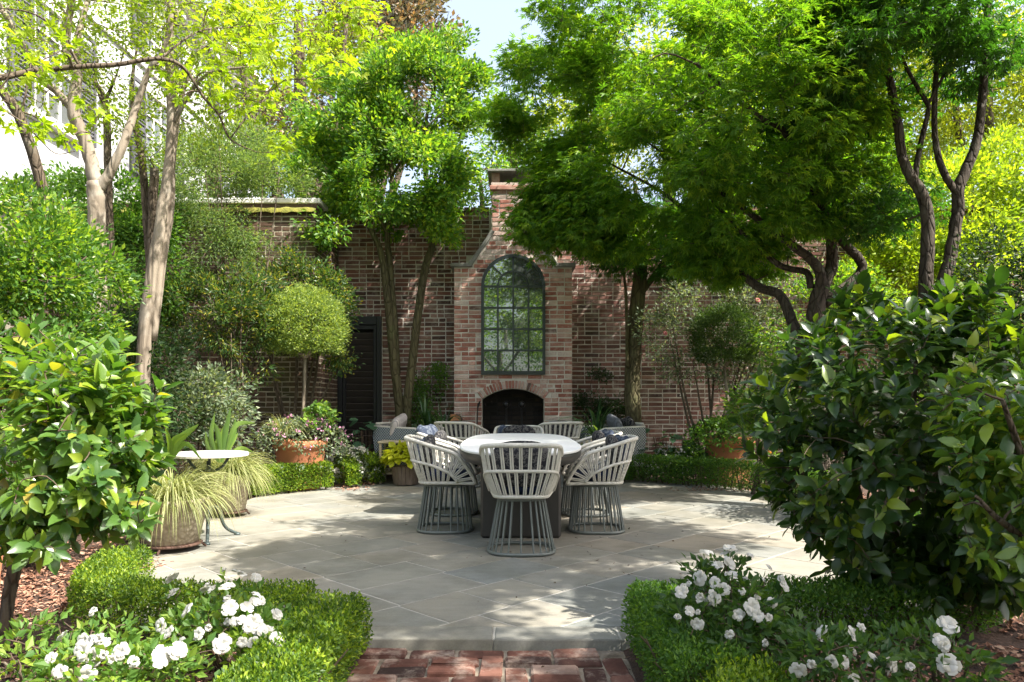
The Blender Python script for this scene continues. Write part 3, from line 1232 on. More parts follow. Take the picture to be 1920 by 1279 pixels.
def arch_z(dx, extra=0.0):
    r = rad_o + extra
    return zc_o + math.sqrt(max(0, r * r - dx * dx))


def half_w(zz):
    if zz < GZ:
        return None
    return max(.315, .62 - (zz - GZ) * (.62 - .315) / .46)


outl = [(FX0, -.05), (OC - OW, -.05), (OC - OW, OS)]
for i in range(1, 12):
    dx = -OW + 2 * OW * i / 12
    outl.append((OC + dx, arch_z(dx)))
outl += [(OC + OW, OS), (OC + OW, -.05), (FX1, -.05), (FX1, GZ), (OC + .62, GZ), (OC + .315, GZ + .46), (CHX1, CHZ), (CHX0, CHZ), (OC - .315, GZ + .46), (OC - .62, GZ), (FX0, GZ)]
n = len(outl)
V = [(x, FY + .0045, zz) for x, zz in outl] + [(x, WY + .2, zz) for x, zz in outl]
Fc = [tuple(range(n))] + [tuple(range(n, 2 * n))[::-1]] + [(i, n + i, n + (i + 1) % n, (i + 1) % n) for i in range(n)]
part(fp, 'mortar', (np.array(V), Fc), M['mortar'], False, True)
rows = []
z = CO / 2 - .004
while z < CHZ - .07:
    if z < GZ - .02:
        x0, x1 = FX0 + .002, FX1 - .002
    else:
        hw = half_w(z + .035)
        x0, x1 = OC - hw + .01, OC + hw - .01
    sp = [(x0, x1)]
    top = arch_z(0, .125)
    if z < OS + .01:
        sp = [(x0, OC - OW - .002), (OC + OW + .002, x1)]
    elif z < top + .035:
        r = rad_o + .125
        dzv = z - zc_o
        dx = math.sqrt(max(0, r * r - dzv * dzv)) + .012
        dx = min(max(dx, .06), OW + .1)
        sp = [(x0, OC - dx), (OC + dx, x1)]
    rows.append((z, sp))
    z += CO
WIN = (-.405, .425, 1.56, 2.80)
lay(fp, (0, FY, 0), (1, 0, 0), (0, -1, 0), rows, 'brick_fire', lambda p: p.z > .75 and not (WIN[0] - .1 < p.x < WIN[1] + .1 and WIN[2] < p.z < 3.15) and p.z < 4.3, limit=290)
for sx_, N_, U_, o_ in ((FX0, (-1, 0, 0), (0, -1, 0), (FX0, 0, 0)), (FX1, (1, 0, 0), (0, 1, 0), (FX1, 0, 0))):
    rr = [(zz, [((-(WY - .004) if N_[0] < 0 else FY + .05), (-(FY + .05) if N_[0] < 0 else WY - .004))]) for zz, _ in rows if zz < GZ - .02]
    lay(fp, o_, U_, N_, rr, 'brick_fire', None)
rr = [(zz, [(-(WY + .19), -(FY + .05))]) for zz, _ in rows if zz > GZ + .5]
lay(fp, (CHX0, 0, 0), (0, -1, 0), (-1, 0, 0), rr, 'brick_fire', None)
# voussoirs of the flat arch
nv = 23
a0 = math.asin(OW / rad_o)
for i in range(nv):
    a = -a0 + 2 * a0 * (i + .5) / nv
    hw = rad_o * a0 / nv - .005
    mb = MB()
    V, Fc = bev_box(-hw, hw, -.012, .06, 0, .115, .006)
    V[:, 0] *= 1 + (V[:, 2] / .115) * (.115 / rad_o)
    V = V + np.random.default_rng(i).normal(size=V.shape) * .0018
    o = part(fp, 'brick', (V, Fc), M['brick_fire'])
    q = Matrix.Rotation(a, 4, 'Y')
    q.translation = Vector((OC + rad_o * math.sin(a), FY, zc_o + rad_o * math.cos(a) + .004)) - fp.location
    o.matrix_basis = q
# firebox
fb = MB()
x0, x1, y0, y1, zt = OC - OW - .01, OC + OW + .01, FY + .05, FY + .43, OS + OR + .02
fb.add([(x0, y0, 0), (x1, y0, 0), (x1, y1, 0), (x0, y1, 0), (x0, y0, zt), (x1, y0, zt), (x1, y1, zt), (x0, y1, zt)],
       [(0, 1, 2, 3), (3, 2, 6, 7), (0, 3, 7, 4), (2, 1, 5, 6), (7, 6, 5, 4)])
part(fp, 'firebox', fb, M['soot'], False, True)
rb = [(zz, [(x0 + .02, x1 - .02)]) for zz, _ in rows if zz < 1.2]
BM.clear()
M['brick_soot'] = brick_mat('sooty_brick', [(0, (.018, .016, .015)), (1, (.045, .036, .03))], lime=.05)
lay(fp, (0, y1 - .01, 0), (1, 0, 0), (0, -1, 0), rb, 'brick_soot', None)
BM.clear()
hb = MB()
hb.bevbox(OC - .75, OC + .75, FY - .42, FY - .005, -.02, .045, .01)
part(fp, 'hearth', hb, M['flag'], False, True)
# coping stones on shoulders and gable slopes
for s in (-1, 1):
    xe = FX0 - .05 if s < 0 else FX1 + .05
    xi = OC + s * .60
    mb = MB()
    mb.bevbox(min(xe, xi), max(xe, xi), FY - .055, WY - .01, GZ + .002, GZ + .058, .006)
    part(fp, 'coping_stone', mb, M['stone_cope'], False, True)
    p0, p1 = Vector((OC + s * .625, 0, GZ + .055)), Vector((OC + s * .30, 0, GZ + .535))
    dv = (p1 - p0).normalized()
    nv_ = Vector((s * abs(dv.z), 0, abs(dv.x)))
    V = []
    for yv in (FY - .055, WY - .01):
        for p, t in ((p0, -.035), (p1, -.035), (p1, .02), (p0, .02)):
            q = p + nv_ * t
            V.append((q.x, yv, q.z))
    part(fp, 'coping_stone', (np.array(V), [(0, 1, 2, 3), (7, 6, 5, 4), (0, 4, 5, 1), (1, 5, 6, 2), (2, 6, 7, 3), (3, 7, 4, 0)]), M['stone_cope'], False, True)
cc = MB()
cc.bevbox(CHX0 - .03, CHX1 + .03, FY - .03, WY + .23, CHZ - .065, CHZ - .002, .008)
cc.bevbox(CHX0 - .01, CHX1 + .01, FY - .01, WY + .21, CHZ, CHZ + .05, .008)
part(fp, 'chimney_band', cc, M['brick_fire'], False, True)
for xx in (CHX0, CHX1 - .12):
    for yy in (FY, WY + .08):
        mb = MB()
        mb.bevbox(xx, xx + .12, yy, yy + .12, CHZ + .052, CHZ + .19, .006)
        part(fp, 'chimney_post', mb, M['brick_fire'], False, True)
cc = MB()
cc.bevbox(CHX0 - .06, CHX1 + .06, FY - .06, WY + .26, CHZ + .192, CHZ + .235, .01)
part(fp, 'chimney_cap', cc, M['stone_cope'], False, True)

# ------------------------------------------------------------------ arched mirror window on the chimney breast
aw = thing('arched_window', 'arched dark metal window with mirror panes over the fireplace', 'window', (.018, FY - .02, 1.52))
wx, wz0, wsp, wr = .45, 0.0, 1.265, .45
fy = 0.0


def bar_mb(pts, w=.013, dpt=.03):
    """flat bar of rectangular section along points in the xz plane"""
    P = np.array(pts, dtype=float)
    T = np.gradient(P, axis=0)
    T = nrm(T)
    Nn = np.stack((-T[:, 1], T[:, 0]), axis=1)
    V, Fc = [], []
    for i in range(len(P)):
        for (a, yv) in ((-w, -dpt / 2), (w, -dpt / 2), (w, dpt / 2), (-w, dpt / 2)):
            q = P[i] + Nn[i] * a
            V.append((q[0], yv, q[1]))
    for i in range(len(P) - 1):
        for j in range(4):
            k = (j + 1) % 4
            Fc.append((i * 4 + j, i * 4 + k, (i + 1) * 4 + k, (i + 1) * 4 + j))
    Fc += [(3, 2, 1, 0), tuple((len(P) - 1) * 4 + j for j in range(4))]
    return np.array(V), Fc


arcp = [(wr * math.cos(a), wsp + wr * math.sin(a)) for a in np.linspace(0, math.pi, 33)]
fr = MB()
fr.add(*bar_mb([(wx, wz0)] + [(wx, zz) for zz in np.linspace(.1, wsp, 8)] + arcp[1:-1] + [(-wx, zz) for zz in np.linspace(wsp, .1, 8)] + [(-wx, wz0)], .021, .06))
fr.box(-wx - .02, wx + .02, -.036, .03, -.03, .024)
part(aw, 'frame', fr, M['frame_iron'])
rowz = [.012 + (wsp - .012) * k / 4 for k in range(5)]
colx = [-wx + 2 * wx * k / 4 for k in range(5)]
for k in range(1, 5):
    part(aw, 'muntin', bar_mb([(-wx + .019, rowz[k]), (wx - .019, rowz[k])], .0135, .034), M['frame_iron'])
for k in range(1, 4):
    top = wsp + (wr - .02 if k == 2 else 0)
    part(aw, 'muntin', bar_mb([(colx[k], .02), (colx[k], top)], .013, .030), M['frame_iron'])
part(aw, 'muntin', bar_mb([(wr / 2 * math.cos(a), wsp + wr / 2 * math.sin(a)) for a in np.linspace(0, math.pi, 25)], .011, .032), M['frame_iron'])
for a in (R(45), R(135)):
    part(aw, 'muntin', bar_mb([(wr * .5 * math.cos(a), wsp + wr * .5 * math.sin(a)), (wr * .97 * math.cos(a), wsp + wr * .97 * math.sin(a))], .010, .028), M['frame_iron'])


def pane(poly, tilt):
    c = np.mean(poly, axis=0)
    V = [(c[0] + (x - c[0]), .004 + tilt[0] * (x - c[0]) + tilt[1] * (zz - c[1]), zz) for x, zz in poly]
    k = len(V)
    V += [(x, y + .006, zz) for x, y, zz in V]
    part(aw, 'pane', (np.array(V), [tuple(range(k)), tuple(range(k, 2 * k))[::-1]] + [(i, k + i, k + (i + 1) % k, (i + 1) % k) for i in range(k)]), M['mirror'])


random.seed(9)
tl = lambda: (random.uniform(-.006, .006), random.uniform(-.006, .006))
for i in range(4):
    for j in range(4):
        pane([(colx[i], rowz[j]), (colx[i + 1], rowz[j]), (colx[i + 1], rowz[j + 1]), (colx[i], rowz[j + 1])], tl())
arc = lambda r, a0_, a1_, m=9: [(r * math.cos(a), wsp + r * math.sin(a)) for a in np.linspace(R(a0_), R(a1_), m)]
pane([(0, wsp)] + arc(wr / 2, 0, 90), tl())
pane([(0, wsp)] + arc(wr / 2, 90, 180), tl())
for a0_, a1_ in ((0, 45), (45, 90), (90, 135), (135, 180)):
    pane(arc(wr * .985, a0_, a1_) + arc(wr / 2, a1_, a0_), tl())

# ------------------------------------------------------------------ andirons, firewood, poker
and0 = thing('andiron', 'black iron andiron in the firebox, the one nearer the firewood', 'andiron', (-.085, FY + .10, 0), group='andirons in the fireplace')
part(and0, 'post', MB().lathe([(.018, .0), (.018, .42), (.030, .44), (.034, .50), (.026, .54), (.034, .60), (.022, .64), (.013, .66), (.013, .98), (.02, 1.0)], 12), M['iron'], True)
part(and0, 'finial', MB().lathe([(.012, 1.0), (.045, 1.02), (.055, 1.05), (.045, 1.085), (.012, 1.105)], 14), M['iron'], True)
mb = MB()
mb.box(-.012, .012, .01, .30, .08, .10)
mb.box(-.012, .012, .27, .29, .0, .08)
mb.tube([(-.11, -.03, 0), (-.07, 0, .10), (0, 0, .13), (.07, 0, .10), (.11, -.03, 0)], .014, 6)
part(and0, 'foot', mb, M['iron'])
and1 = copy_tree(and0)
and1.location = (.145, FY + .10, 0)
and1['label'] = 'black iron andiron in the firebox, on the side of the mossy tree trunk'

logr = random.Random(4)
spots = [(-.98, .12), (-.80, .11), (-.64, .12), (-.90, .31), (-.73, .30), (-.98, .50), (-.80, .49), (-.88, .67), (-.74, .66), (-.82, .84)]
desc = ['bottom row, end away from the firebox', 'bottom row, middle', 'bottom row, end by the firebox', 'second row, outer side', 'second row, inner side',
        'third row, outer side', 'third row, inner side', 'fourth row, outer side', 'fourth row, inner side', 'single log on the very top']
for (lx, lz), ds in zip(spots, desc):
    t = thing('firewood', 'split orange firewood log in the stack, ' + ds, 'firewood', (lx, FY - .22, lz - .09), 0, 'firewood stacked beside the fireplace')
    r0 = .088
    nn = 9
    prof = [(r0 * (1 + logr.uniform(-.16, .14)) * math.cos(2 * math.pi * k / nn), r0 + r0 * (1 + logr.uniform(-.16, .1)) * math.sin(2 * math.pi * k / nn)) for k in range(nn)]
    V = [(x, yv, zz) for yv in (-.18, .19) for x, zz in prof]
    part(t, 'bark', (np.array(V), [(k, nn + k, nn + (k + 1) % nn, (k + 1) % nn) for k in range(nn)]), M['bark_grey'])
    V = [(x * .97, yv, zz) for yv in (-.183, .192) for x, zz in prof]
    part(t, 'cut_face', (np.array(V), [tuple(range(nn)), tuple(range(nn, 2 * nn))[::-1]]), M['cut_wood'])
t = thing('fire_poker', 'thin black iron poker leaning on the fireplace beside the firewood', 'poker', (-.52, FY - .12, 0))
part(t, 'rod', tube([(0, -.1, .0), (.0, -.02, .5), (.02, .05, 1.0)], .010, 6), M['iron'])
part(t, 'handle', tube([(.02, .05, 1.0), (.024, .055, 1.06), (.05, .055, 1.10), (.03, .06, 1.02)], .013, 6), M['iron'])

# ------------------------------------------------------------------ louvered door
dr = thing('louvered_door', 'narrow black louvered door set into the dark brick wall', 'door', ((DX0 + DX1) / 2, WY, 0))
hw = (DX1 - DX0) / 2
fr = MB()
fr.bevbox(-hw + .004, -hw + .075, -.05, .12, .03, DZ, .006)
fr.bevbox(hw - .075, hw - .004, -.05, .12, .03, DZ, .006)
fr.bevbox(-hw + .076, hw - .076, -.048, .12, DZ - .13, DZ - .002, .006)
part(dr, 'frame', fr, M['black_paint'])
st = MB()
st.bevbox(-hw + .08, -hw + .125, -.03, .02, .06, DZ - .135, .004)
st.bevbox(hw - .125, hw - .08, -.03, .02, .06, DZ - .135, .004)
st.bevbox(-hw + .126, hw - .126, -.028, .02, DZ - .20, DZ - .137, .004)
st.bevbox(-hw + .126, hw - .126, -.028, .02, .06, .30, .004)
part(dr, 'stile', st, M['black_paint'])
bk = MB()
bk.box(-hw + .08, hw - .08, .06, .10, .06, DZ - .14)
part(dr, 'back_panel', bk, M['soot'])
zz = .34
V, Fc = bev_box(-hw + .128, hw - .128, -.006, .006, -.055, .055, .003)
ca, sa = math.cos(R(38)), math.sin(R(38))
V = V @ np.array(((1, 0, 0), (0, ca, sa), (0, -sa, ca)))
lm = np_mesh('slat', V, Fc)
lm.materials.append(M['louver_paint'])
while zz < DZ - .22:
    o = bpy.data.objects.new('slat', lm)
    COL.objects.link(o)
    o.parent = dr
    o.location = (0, .012, zz)
    zz += .098
mb = MB()
mb.bevbox(-hw, hw, -.16, .02, -.02, .028, .006)
part(dr, 'threshold', mb, M['cut_wood'])

# ------------------------------------------------------------------ white house beyond the wall
hx = -8.0
hs = thing('white_house', 'big white stucco house with grey shutters behind the garden wall', 'house', (hx, 18, 0))
wb = MB()
wb.box(hx - 9, hx, 6.0, 23.6, 0, 10.3)
part(hs, 'wall', wb, M['stucco'], False, True)
cb = MB()
cb.box(hx - 9.1, hx + .12, 5.9, 23.7, 10.302, 10.45)
cb.box(hx - 9.25, hx + .30, 5.75, 23.85, 10.452, 10.60)
cb.box(hx - 9.45, hx + .50, 5.55, 24.05, 10.602, 10.78)
for k in range(44):
    yv = 6.0 + .4 * k
    cb.box(hx + .005, hx + .26, yv, yv + .14, 10.18, 10.30)
part(hs, 'cornice', cb, M['white_paint'], False, True)
rb = MB()
rb.add([(hx + .45, 5.6, 10.785), (hx + .45, 24.0, 10.785), (hx - 9.4, 24.0, 10.785), (hx - 9.4, 5.6, 10.785), (hx - 4.5, 9.5, 12.4), (hx - 4.5, 20, 12.4)],
       [(0, 1, 5, 4), (1, 2, 5), (2, 3, 4, 5), (3, 0, 4), (3, 2, 1, 0)])
part(hs, 'roof', rb, M['roof_slate'], False, True)
bb_ = MB()
bb_.box(hx + .003, hx + .06, 6.0, 23.62, 8.35, 8.5)
part(hs, 'string_course', bb_, M['white_paint'], False, True)


def house_window(yc, z0, z1, w=1.05):
    t = MB()
    for a, b_ in ((yc - w / 2 - .09, yc - w / 2), (yc + w / 2, yc + w / 2 + .09)):
        t.box(hx + .004, hx + .07, a, b_, z0, z1)
    t.box(hx + .004, hx + .08, yc - w / 2 - .09, yc + w / 2 + .09, z1 + .002, z1 + .14)
    wd = part(hs, 'window', t, M['white_paint'], False, True)
    k = np.array(hs.location)

    def sub(name, mb, m):
        V = mb.arr() - k
        o = new_obj(name, np_mesh(name, V, mb.F), m, wd)
        return o
    s = MB()
    s.box(hx + .002, hx + .16, yc - w / 2 - .2, yc + w / 2 + .2, z0 - .14, z0 - .002)
    sub('sill', s, M['white_paint'])
    g = MB()
    g.box(hx + .006, hx + .02, yc - w / 2 + .002, yc + w / 2 - .002, z0 + .002, z1 - .002)
    sub('pane', g, M['glass'])
    mn = MB()
    for q in range(1, 3):
        yy = yc - w / 2 + w * q / 3
        mn.box(hx + .022, hx + .05, yy - .014, yy + .014, z0, z1)
    for q in range(0, 5):
        zz_ = z0 + (z1 - z0) * q / 4
        mn.box(hx + .024, hx + .054, yc - w / 2, yc + w / 2, zz_ - .016, zz_ + .016)
    sub('muntin', mn, M['white_paint'])
    for s_ in (-1, 1):
        a = yc + s_ * (w / 2 + .10) - (.55 if s_ < 0 else 0)
        sh = MB()
        sh.box(hx + .072, hx + .115, a, a + .07, z0 - .04, z1 + .08)
        sh.box(hx + .072, hx + .115, a + .48, a + .55, z0 - .04, z1 + .08)
        for zz_ in (z0 - .04, (z0 + z1) / 2 - .04, z1):
            sh.box(hx + .074, hx + .113, a + .072, a + .478, zz_, zz_ + .08)
        nz = int((z1 - z0) / .075)
        for q in range(nz):
            zq = z0 + .06 + (z1 - z0 - .1) * q / nz
            sh.add([(hx + .108, a + .072, zq), (hx + .108, a + .478, zq), (hx + .078, a + .478, zq + .055), (hx + .078, a + .072, zq + .055)], [(0, 1, 2, 3)])
        part(hs, 'shutter', sh, M['shutter'], False, True)


for yc in (9.0, 12.7, 16.4, 20.3):
    house_window(yc, 5.95, 7.85)
for yc in (9.0, 12.7, 16.4, 20.3, 22.6):
    house_window(yc, 8.75, 10.05, .95 if yc < 22 else .6)

# ------------------------------------------------------------------ dining table
TXc, TY0, TY1, TZ, TW = .07, 5.2, 8.55, .722, 1.05


def superell(w, l, n=72, p=4.2, cy=0.0):
    out = []
    for i in range(n):
        a = 2 * math.pi * i / n
        c, s = math.cos(a), math.sin(a)
        out.append((w / 2 * math.copysign(abs(c) ** (2 / p), c), cy + l / 2 * math.copysign(abs(s) ** (2 / p), s)))
    return out


def disc_stack(outline_fn, prof):
    """prof: (inset, z) from bottom to top; closed top and bottom"""
    V, Fc = [], []
    for ins, zz in prof:
        V += [(x, y, zz) for x, y in outline_fn(ins)]
    n_ = len(outline_fn(0))
    for i in range(len(prof) - 1):
        for j in range(n_):
            k = (j + 1) % n_
            Fc.append((i * n_ + j, i * n_ + k, (i + 1) * n_ + k, (i + 1) * n_ + j))
    Fc.append(tuple(range(n_))[::-1])
    Fc.append(tuple((len(prof) - 1) * n_ + j for j in range(n_)))
    return np.array(V), Fc


tb = thing('dining_table', 'long white topped dining table with a dark edge and pedestal', 'table', (TXc, (TY0 + TY1) / 2, 0))
TL = TY1 - TY0
of = lambda ins: superell(TW - 2 * ins, TL - 2 * ins, 96, 3.1)
part(tb, 'tabletop', disc_stack(of, [(.012, TZ - .022), (.004, TZ - .018), (.002, TZ - .006), (.010, TZ)]), M['table_white'])
part(tb, 'apron', disc_stack(of, [(.09, TZ - .115), (.045, TZ - .105), (.012, TZ - .075), (.0, TZ - .045), (.004, TZ - .0235)]), M['table_dark'], True)
mb = MB()
mb.bevbox(-.32, .32, -1.07, 1.0, .0, TZ - .117, .02)
part(tb, 'pedestal', mb, M['table_dark'])


# ------------------------------------------------------------------ rope dining chairs
def arc_param(line):
    P = np.asarray(line)
    s = np.concatenate(([0], np.cumsum(np.linalg.norm(np.diff(P, axis=0), axis=1))))
    s /= s[-1]
    return lambda u: np.array([np.interp(u, s, P[:, k]) for k in range(3)])


rim_half = [(0, -.295, .785), (.13, -.293, .785), (.215, -.275, .782), (.268, -.215, .770), (.285, -.11, .735), (.288, .02, .695), (.283, .12, .655), (.268, .20, .565), (.252, .255, .48), (.240, .285, .415)]
band_half = [(0, -.245, .602), (.12, -.243, .602), (.205, -.222, .598), (.245, -.165, .588), (.262, -.06, .560), (.262, .02, .525), (.254, .083, .487), (.240, .138, .427)]
bot_half = [(0, -.178, .415), (.10, -.176, .415), (.160, -.155, .415), (.188, -.10, .415), (.205, .02, .415), (.222, .16, .415), (.238, .284, .413)]
rimL, bandL, botL = (smooth_line(h, 6) for h in (rim_half, band_half, bot_half))
rimF, bandF, botF = arc_param(rimL), arc_param(bandL), arc_param(botL)


def both(half):
    h = np.asarray(half)
    m = h[1:].copy()
    m[:, 0] *= -1
    return np.vstack((m[::-1], h))


def cord_pair(a, b, tang, r=.0062, gap=.0072):
    a, b = np.array(a), np.array(b)
    t = np.array(tang)
    t = t / (np.linalg.norm(t) + 1e-9)
    mb = MB()
    for s in (-1, 1):
        V, Fc = tube([a + t * gap * s, (a + b) / 2 + t * gap * s * 1.0, b + t * gap * s], r, 6, False)
        mb.add(V, Fc)
    return mb


def make_chair():
    root = thing('rope_chair', 'x', 'chair', (0, 0, 0))
    part(root, 'rim', tube(both(rimL), .0165, 8), M['rope'], True)
    part(root, 'middle_band', tube(both(bandL), .0125, 7), M['rope'], True)
    bl = both(botL)
    part(root, 'seat_band', tube(bl, .0145, 7), M['rope'], True)
    part(root, 'front_rail', tube([(-.238, .284, .413), (0, .292, .413), (.238, .284, .413)], .014, 7), M['rope'], True)

    def b_of(u):
        return u * .82 / .62 if u < .62 else .82 + .18 * (u - .62) / .38
    us = [0, .072, .144, .215, .265, .315, .368, .425, .485, .545, .605, .675, .745, .815, .885, .95]
    for u in us:
        for s in ((1,) if u == 0 else (-1, 1)):
            a, b = rimF(u), bandF(min(1, b_of(u)))
            t = rimF(min(1, u + .01)) - rimF(max(0, u - .01))
            if u > .6:
                t = t * .6
            m = np.array((s, 1, 1))
            part(root, 'cord', cord_pair(a * m, b * m, t * m), M['rope'], True)
    for k, bu in enumerate((.055, .145, .235, .31, .375, .44, .52, .60, .68, .76, .84)):
        for s in (-1, 1):
            a, b = bandF(bu), botF(min(1, bu * .74))
            t = bandF(min(1, bu + .01)) - bandF(max(0, bu - .01))
            m = np.array((s, 1, 1))
            part(root, 'cord', cord_pair(a * m, b * m, t * m), M['rope'], True)
    # wire base
    ring = lambda w, l, zz, cy, n_=40, p=2.9: [(x, y, zz) for x, y in superell(w, l, n_, p, cy)]
    top, bot = ring(.335, .36, .388, .04), ring(.480, .46, .013, .03)
    part(root, 'base_ring', loop_tube(bot, .0125, 8), M['chair_metal'], True)
    part(root, 'top_ring', loop_tube(top, .010, 7), M['chair_metal'], True)
    n_ = 26
    tp_, bt_ = ring(.335, .36, .388, .04, 260), ring(.480, .46, .013, .03, 260)
    for k in range(n_):
        i = int(260 * (k + .5) / n_)
        part(root, 'spindle', tube([tp_[i], bt_[i]], .0068, 6, False), M['chair_metal'], True)
    V, Fc = cushion(.40, .42, .09, 8)
    part(root, 'seat_cushion', (V + np.array((0, .05, .465)), Fc), M['navy_cloth'], True)
    sb = MB()
    sb.bevbox(-.17, .17, -.14, .26, .392, .412, .004)
    part(root, 'seat_pan', sb, M['chair_metal'])
    V, Fc = cushion(.42, .33, .11, 8)
    ca, sa = math.cos(R(80)), math.sin(R(80))
    V = V @ np.array(((1, 0, 0), (0, ca, sa), (0, -sa, ca)))
    part(root, 'back_cushion', (V + np.array((0, -.118, .645)), Fc), M['charcoal_cloth'], True)
    return root


ch0 = make_chair()
chairs = [
    (.068, 5.30, -1.5, 1.0, 'cream rope chair at the near table end, its back to the camera'),
    (-.60, 6.22, -86, 1.0, 'cream rope dining chair at the near corner of the table, on the bistro table side'),
    (-.60, 7.14, -94, 1.0, 'cream rope chair with a big blue grey pillow, second one on the tub planter side'),
    (.745, 6.20, 87, 1.0, 'cream rope dining chair at the near corner of the table, on the camellia side'),
    (.74, 7.10, 93, 1.0, 'cream rope dining chair second from the camera on the camellia side of the table'),
    (.08, 8.72, 180, 1.0, 'cream rope dining chair at the far end of the table, facing the camera'),
    (-.63, 9.45, -28, 1.05, 'sunlit cream rope chair facing the fireplace, beside the firewood'),
    (.55, 9.45, 24, 1.05, 'cream rope chair facing the fireplace, nearer the grey armchair with dark pillows'),
]
for i, (x, y, rz, sc, lab) in enumerate(chairs):
    o = ch0 if i == 0 else copy_tree(ch0)
    o.location = (x, y, 0.002)
    o.rotation_euler = (0, 0, R(rz))
    o.scale = (sc, sc, sc)
    tag(o, lab, 'chair', 'cream rope chairs on the patio')


def pillow(name, label, loc, rot, size, m, group=None):
    V, Fc = cushion(size[0], size[1], size[2], 9, 4.5, 1.9)
    # pinch the corners a little
    k = 1 - .10 * (np.abs(V[:, 0] / size[0] * 2) < .6) * (np.abs(V[:, 1] / size[1] * 2) > .8)
    V[:, 1] *= k
    o = new_obj(name, np_mesh(name, V, Fc, True), m)
    o.location = loc
    o.rotation_euler = rot
    return tag(o, label, 'pillow', group)


pillow('pillow', 'blue grey patterned pillow on the second rope chair beside the tub planter', (-.80, 7.13, .70), (R(72), 0, R(75)), (.42, .36, .15), M['bluegrey_cloth'])
pillow('pillow', 'blue grey pillow in the rope chair by the near table corner, tub planter side', (-.74, 6.22, .63), (R(75), 0, R(82)), (.38, .32, .12), M['bluegrey_cloth'])
pillow('pillow', 'blue grey pillow in the rope chair by the near table corner, camellia side', (.90, 6.22, .645), (R(75), 0, R(-82)), (.38, .34, .12), M['bluegrey_cloth'])
pillow('pillow', 'blue grey pillow in the second rope chair on the camellia side', (.90, 7.12, .66), (R(75), 0, R(-85)), (.38, .34, .12), M['bluegrey_cloth'])
pillow('pillow', 'soft blue grey pillow in the rope chair at the far table end', (.02, 8.86, .66), (R(75), 0, R(4)), (.40, .32, .12), M['bluegrey_cloth'])


# ------------------------------------------------------------------ woven armchairs and their side tables
def make_armchair():
    root = thing('woven_armchair', 'x', 'armchair', (0, 0, 0))

    def panel(name, prof, axis, c, th, m):
        """prof in the panel plane; axis 'x': plane yz at x=c"""
        k = len(prof)
        V = []
        for s in (-th / 2, th / 2):
            for a, b in prof:
                V.append((c + s, a, b) if axis == 'x' else (a, c + s, b))
        Fc = [tuple(range(k))[::-1], tuple(range(k, 2 * k))] + [(i, (i + 1) % k, k + (i + 1) % k, k + i) for i in range(k)]
        part(root, name, (np.array(V), Fc), m)
        return V
    arm = [(-.36, .20), (.30, .20), (.36, .42), (.335, .60), (.29, .69), (.24, .715), (-.40, .74), (-.42, .60)]
    panel('arm', arm, 'x', -.385, .05, M['weave'])
    panel('arm', arm, 'x', .385, .05, M['weave_blue'])
    bk_ = [(-.358, .20), (.358, .20), (.358, .775), (-.358, .775)]
    panel('backrest', bk_, 'y', -.385, .05, M['weave'])
    for s in (-1, 1):
        part(root, 'arm_trim', tube([(s * .385, -.41, .748), (s * .385, -.1, .735), (s * .385, .24, .722), (s * .385, .30, .692), (s * .385, .345, .60), (s * .385, .37, .42)], .018, 7), M['rope'], True)
    part(root, 'back_trim', tube([(-.37, -.39, .785), (.37, -.39, .785)], .018, 7), M['rope'], True)
    sb = MB()
    sb.bevbox(-.355, .355, -.355, .33, .20, .30, .01)
    part(root, 'seat_base', sb, M['weave'])
    V, Fc = cushion(.68, .66, .16, 9, 5, 2.4)
    part(root, 'seat_cushion', (V + np.array((0, 0, .375)), Fc), M['charcoal_cloth'], True)
    for sx_ in (-1, 1):
        for sy_ in (-1, 1):
            part(root, 'leg', tube([(sx_ * .33, sy_ * .30, .20), (sx_ * .35, sy_ * .33, 0)], .02, 8), M['teak'], True)
    return root


ac0 = make_armchair()
tag(ac0, 'grey woven armchair with a striped pillow in front of the louvered door', 'armchair', 'woven armchairs by the fireplace')
ac0.location = (-1.40, 10.42, 0)
ac0.rotation_euler = (0, 0, R(-112))
ac1 = copy_tree(ac0)
tag(ac1, 'grey woven armchair with dark pillows beside the mossy tree trunk', 'armchair', 'woven armchairs by the fireplace')
ac1.location = (1.32, 10.35, 0)
ac1.rotation_euler = (0, 0, R(112))
pillow('pillow', 'cream and navy striped pillow in the woven armchair by the louvered door', (-1.62, 10.30, .70), (R(70), R(12), R(-100)), (.46, .44, .17), M['stripe_cloth'])
pillow('pillow', 'grey striped pillow in the woven armchair by the mossy trunk, front one', (1.46, 10.22, .70), (R(70), R(-10), R(100)), (.44, .44, .16), M['stripe_cloth_dark'])
pillow('pillow', 'dark charcoal pillow behind the grey striped pillow by the mossy trunk', (1.66, 10.42, .69), (R(72), R(6), R(104)), (.42, .40, .16), M['charcoal_cloth'])


def make_sidetable():
    root = thing('side_table', 'x', 'side table', (0, 0, 0))
    mb = MB()
    mb.bevbox(-.27, .27, -.22, .22, .535, .565, .006)
    part(root, 'tabletop', mb, M['teak'])
    for sx_ in (-1, 1):
        for sy_ in (-1, 1):
            lg = MB()
            lg.bevbox(sx_ * .235 - .018, sx_ * .235 + .018, sy_ * .185 - .018, sy_ * .185 + .018, 0, .533, .004)
            part(root, 'leg', lg, M['teak'])
    sh = MB()
    sh.bevbox(-.215, .215, -.165, .165, .12, .14, .004)
    part(root, 'shelf', sh, M['teak'])
    return root


st0 = make_sidetable()
tag(st0, 'pale teak side table behind the chartreuse tub planter', 'side table', 'teak side tables')
st0.location = (-1.52, 9.93, 0)
st1 = copy_tree(st0)
tag(st1, 'teak side table between the rope chair and the armchair with dark pillows', 'side table', 'teak side tables')
st1.location = (1.12, 9.95, 0)

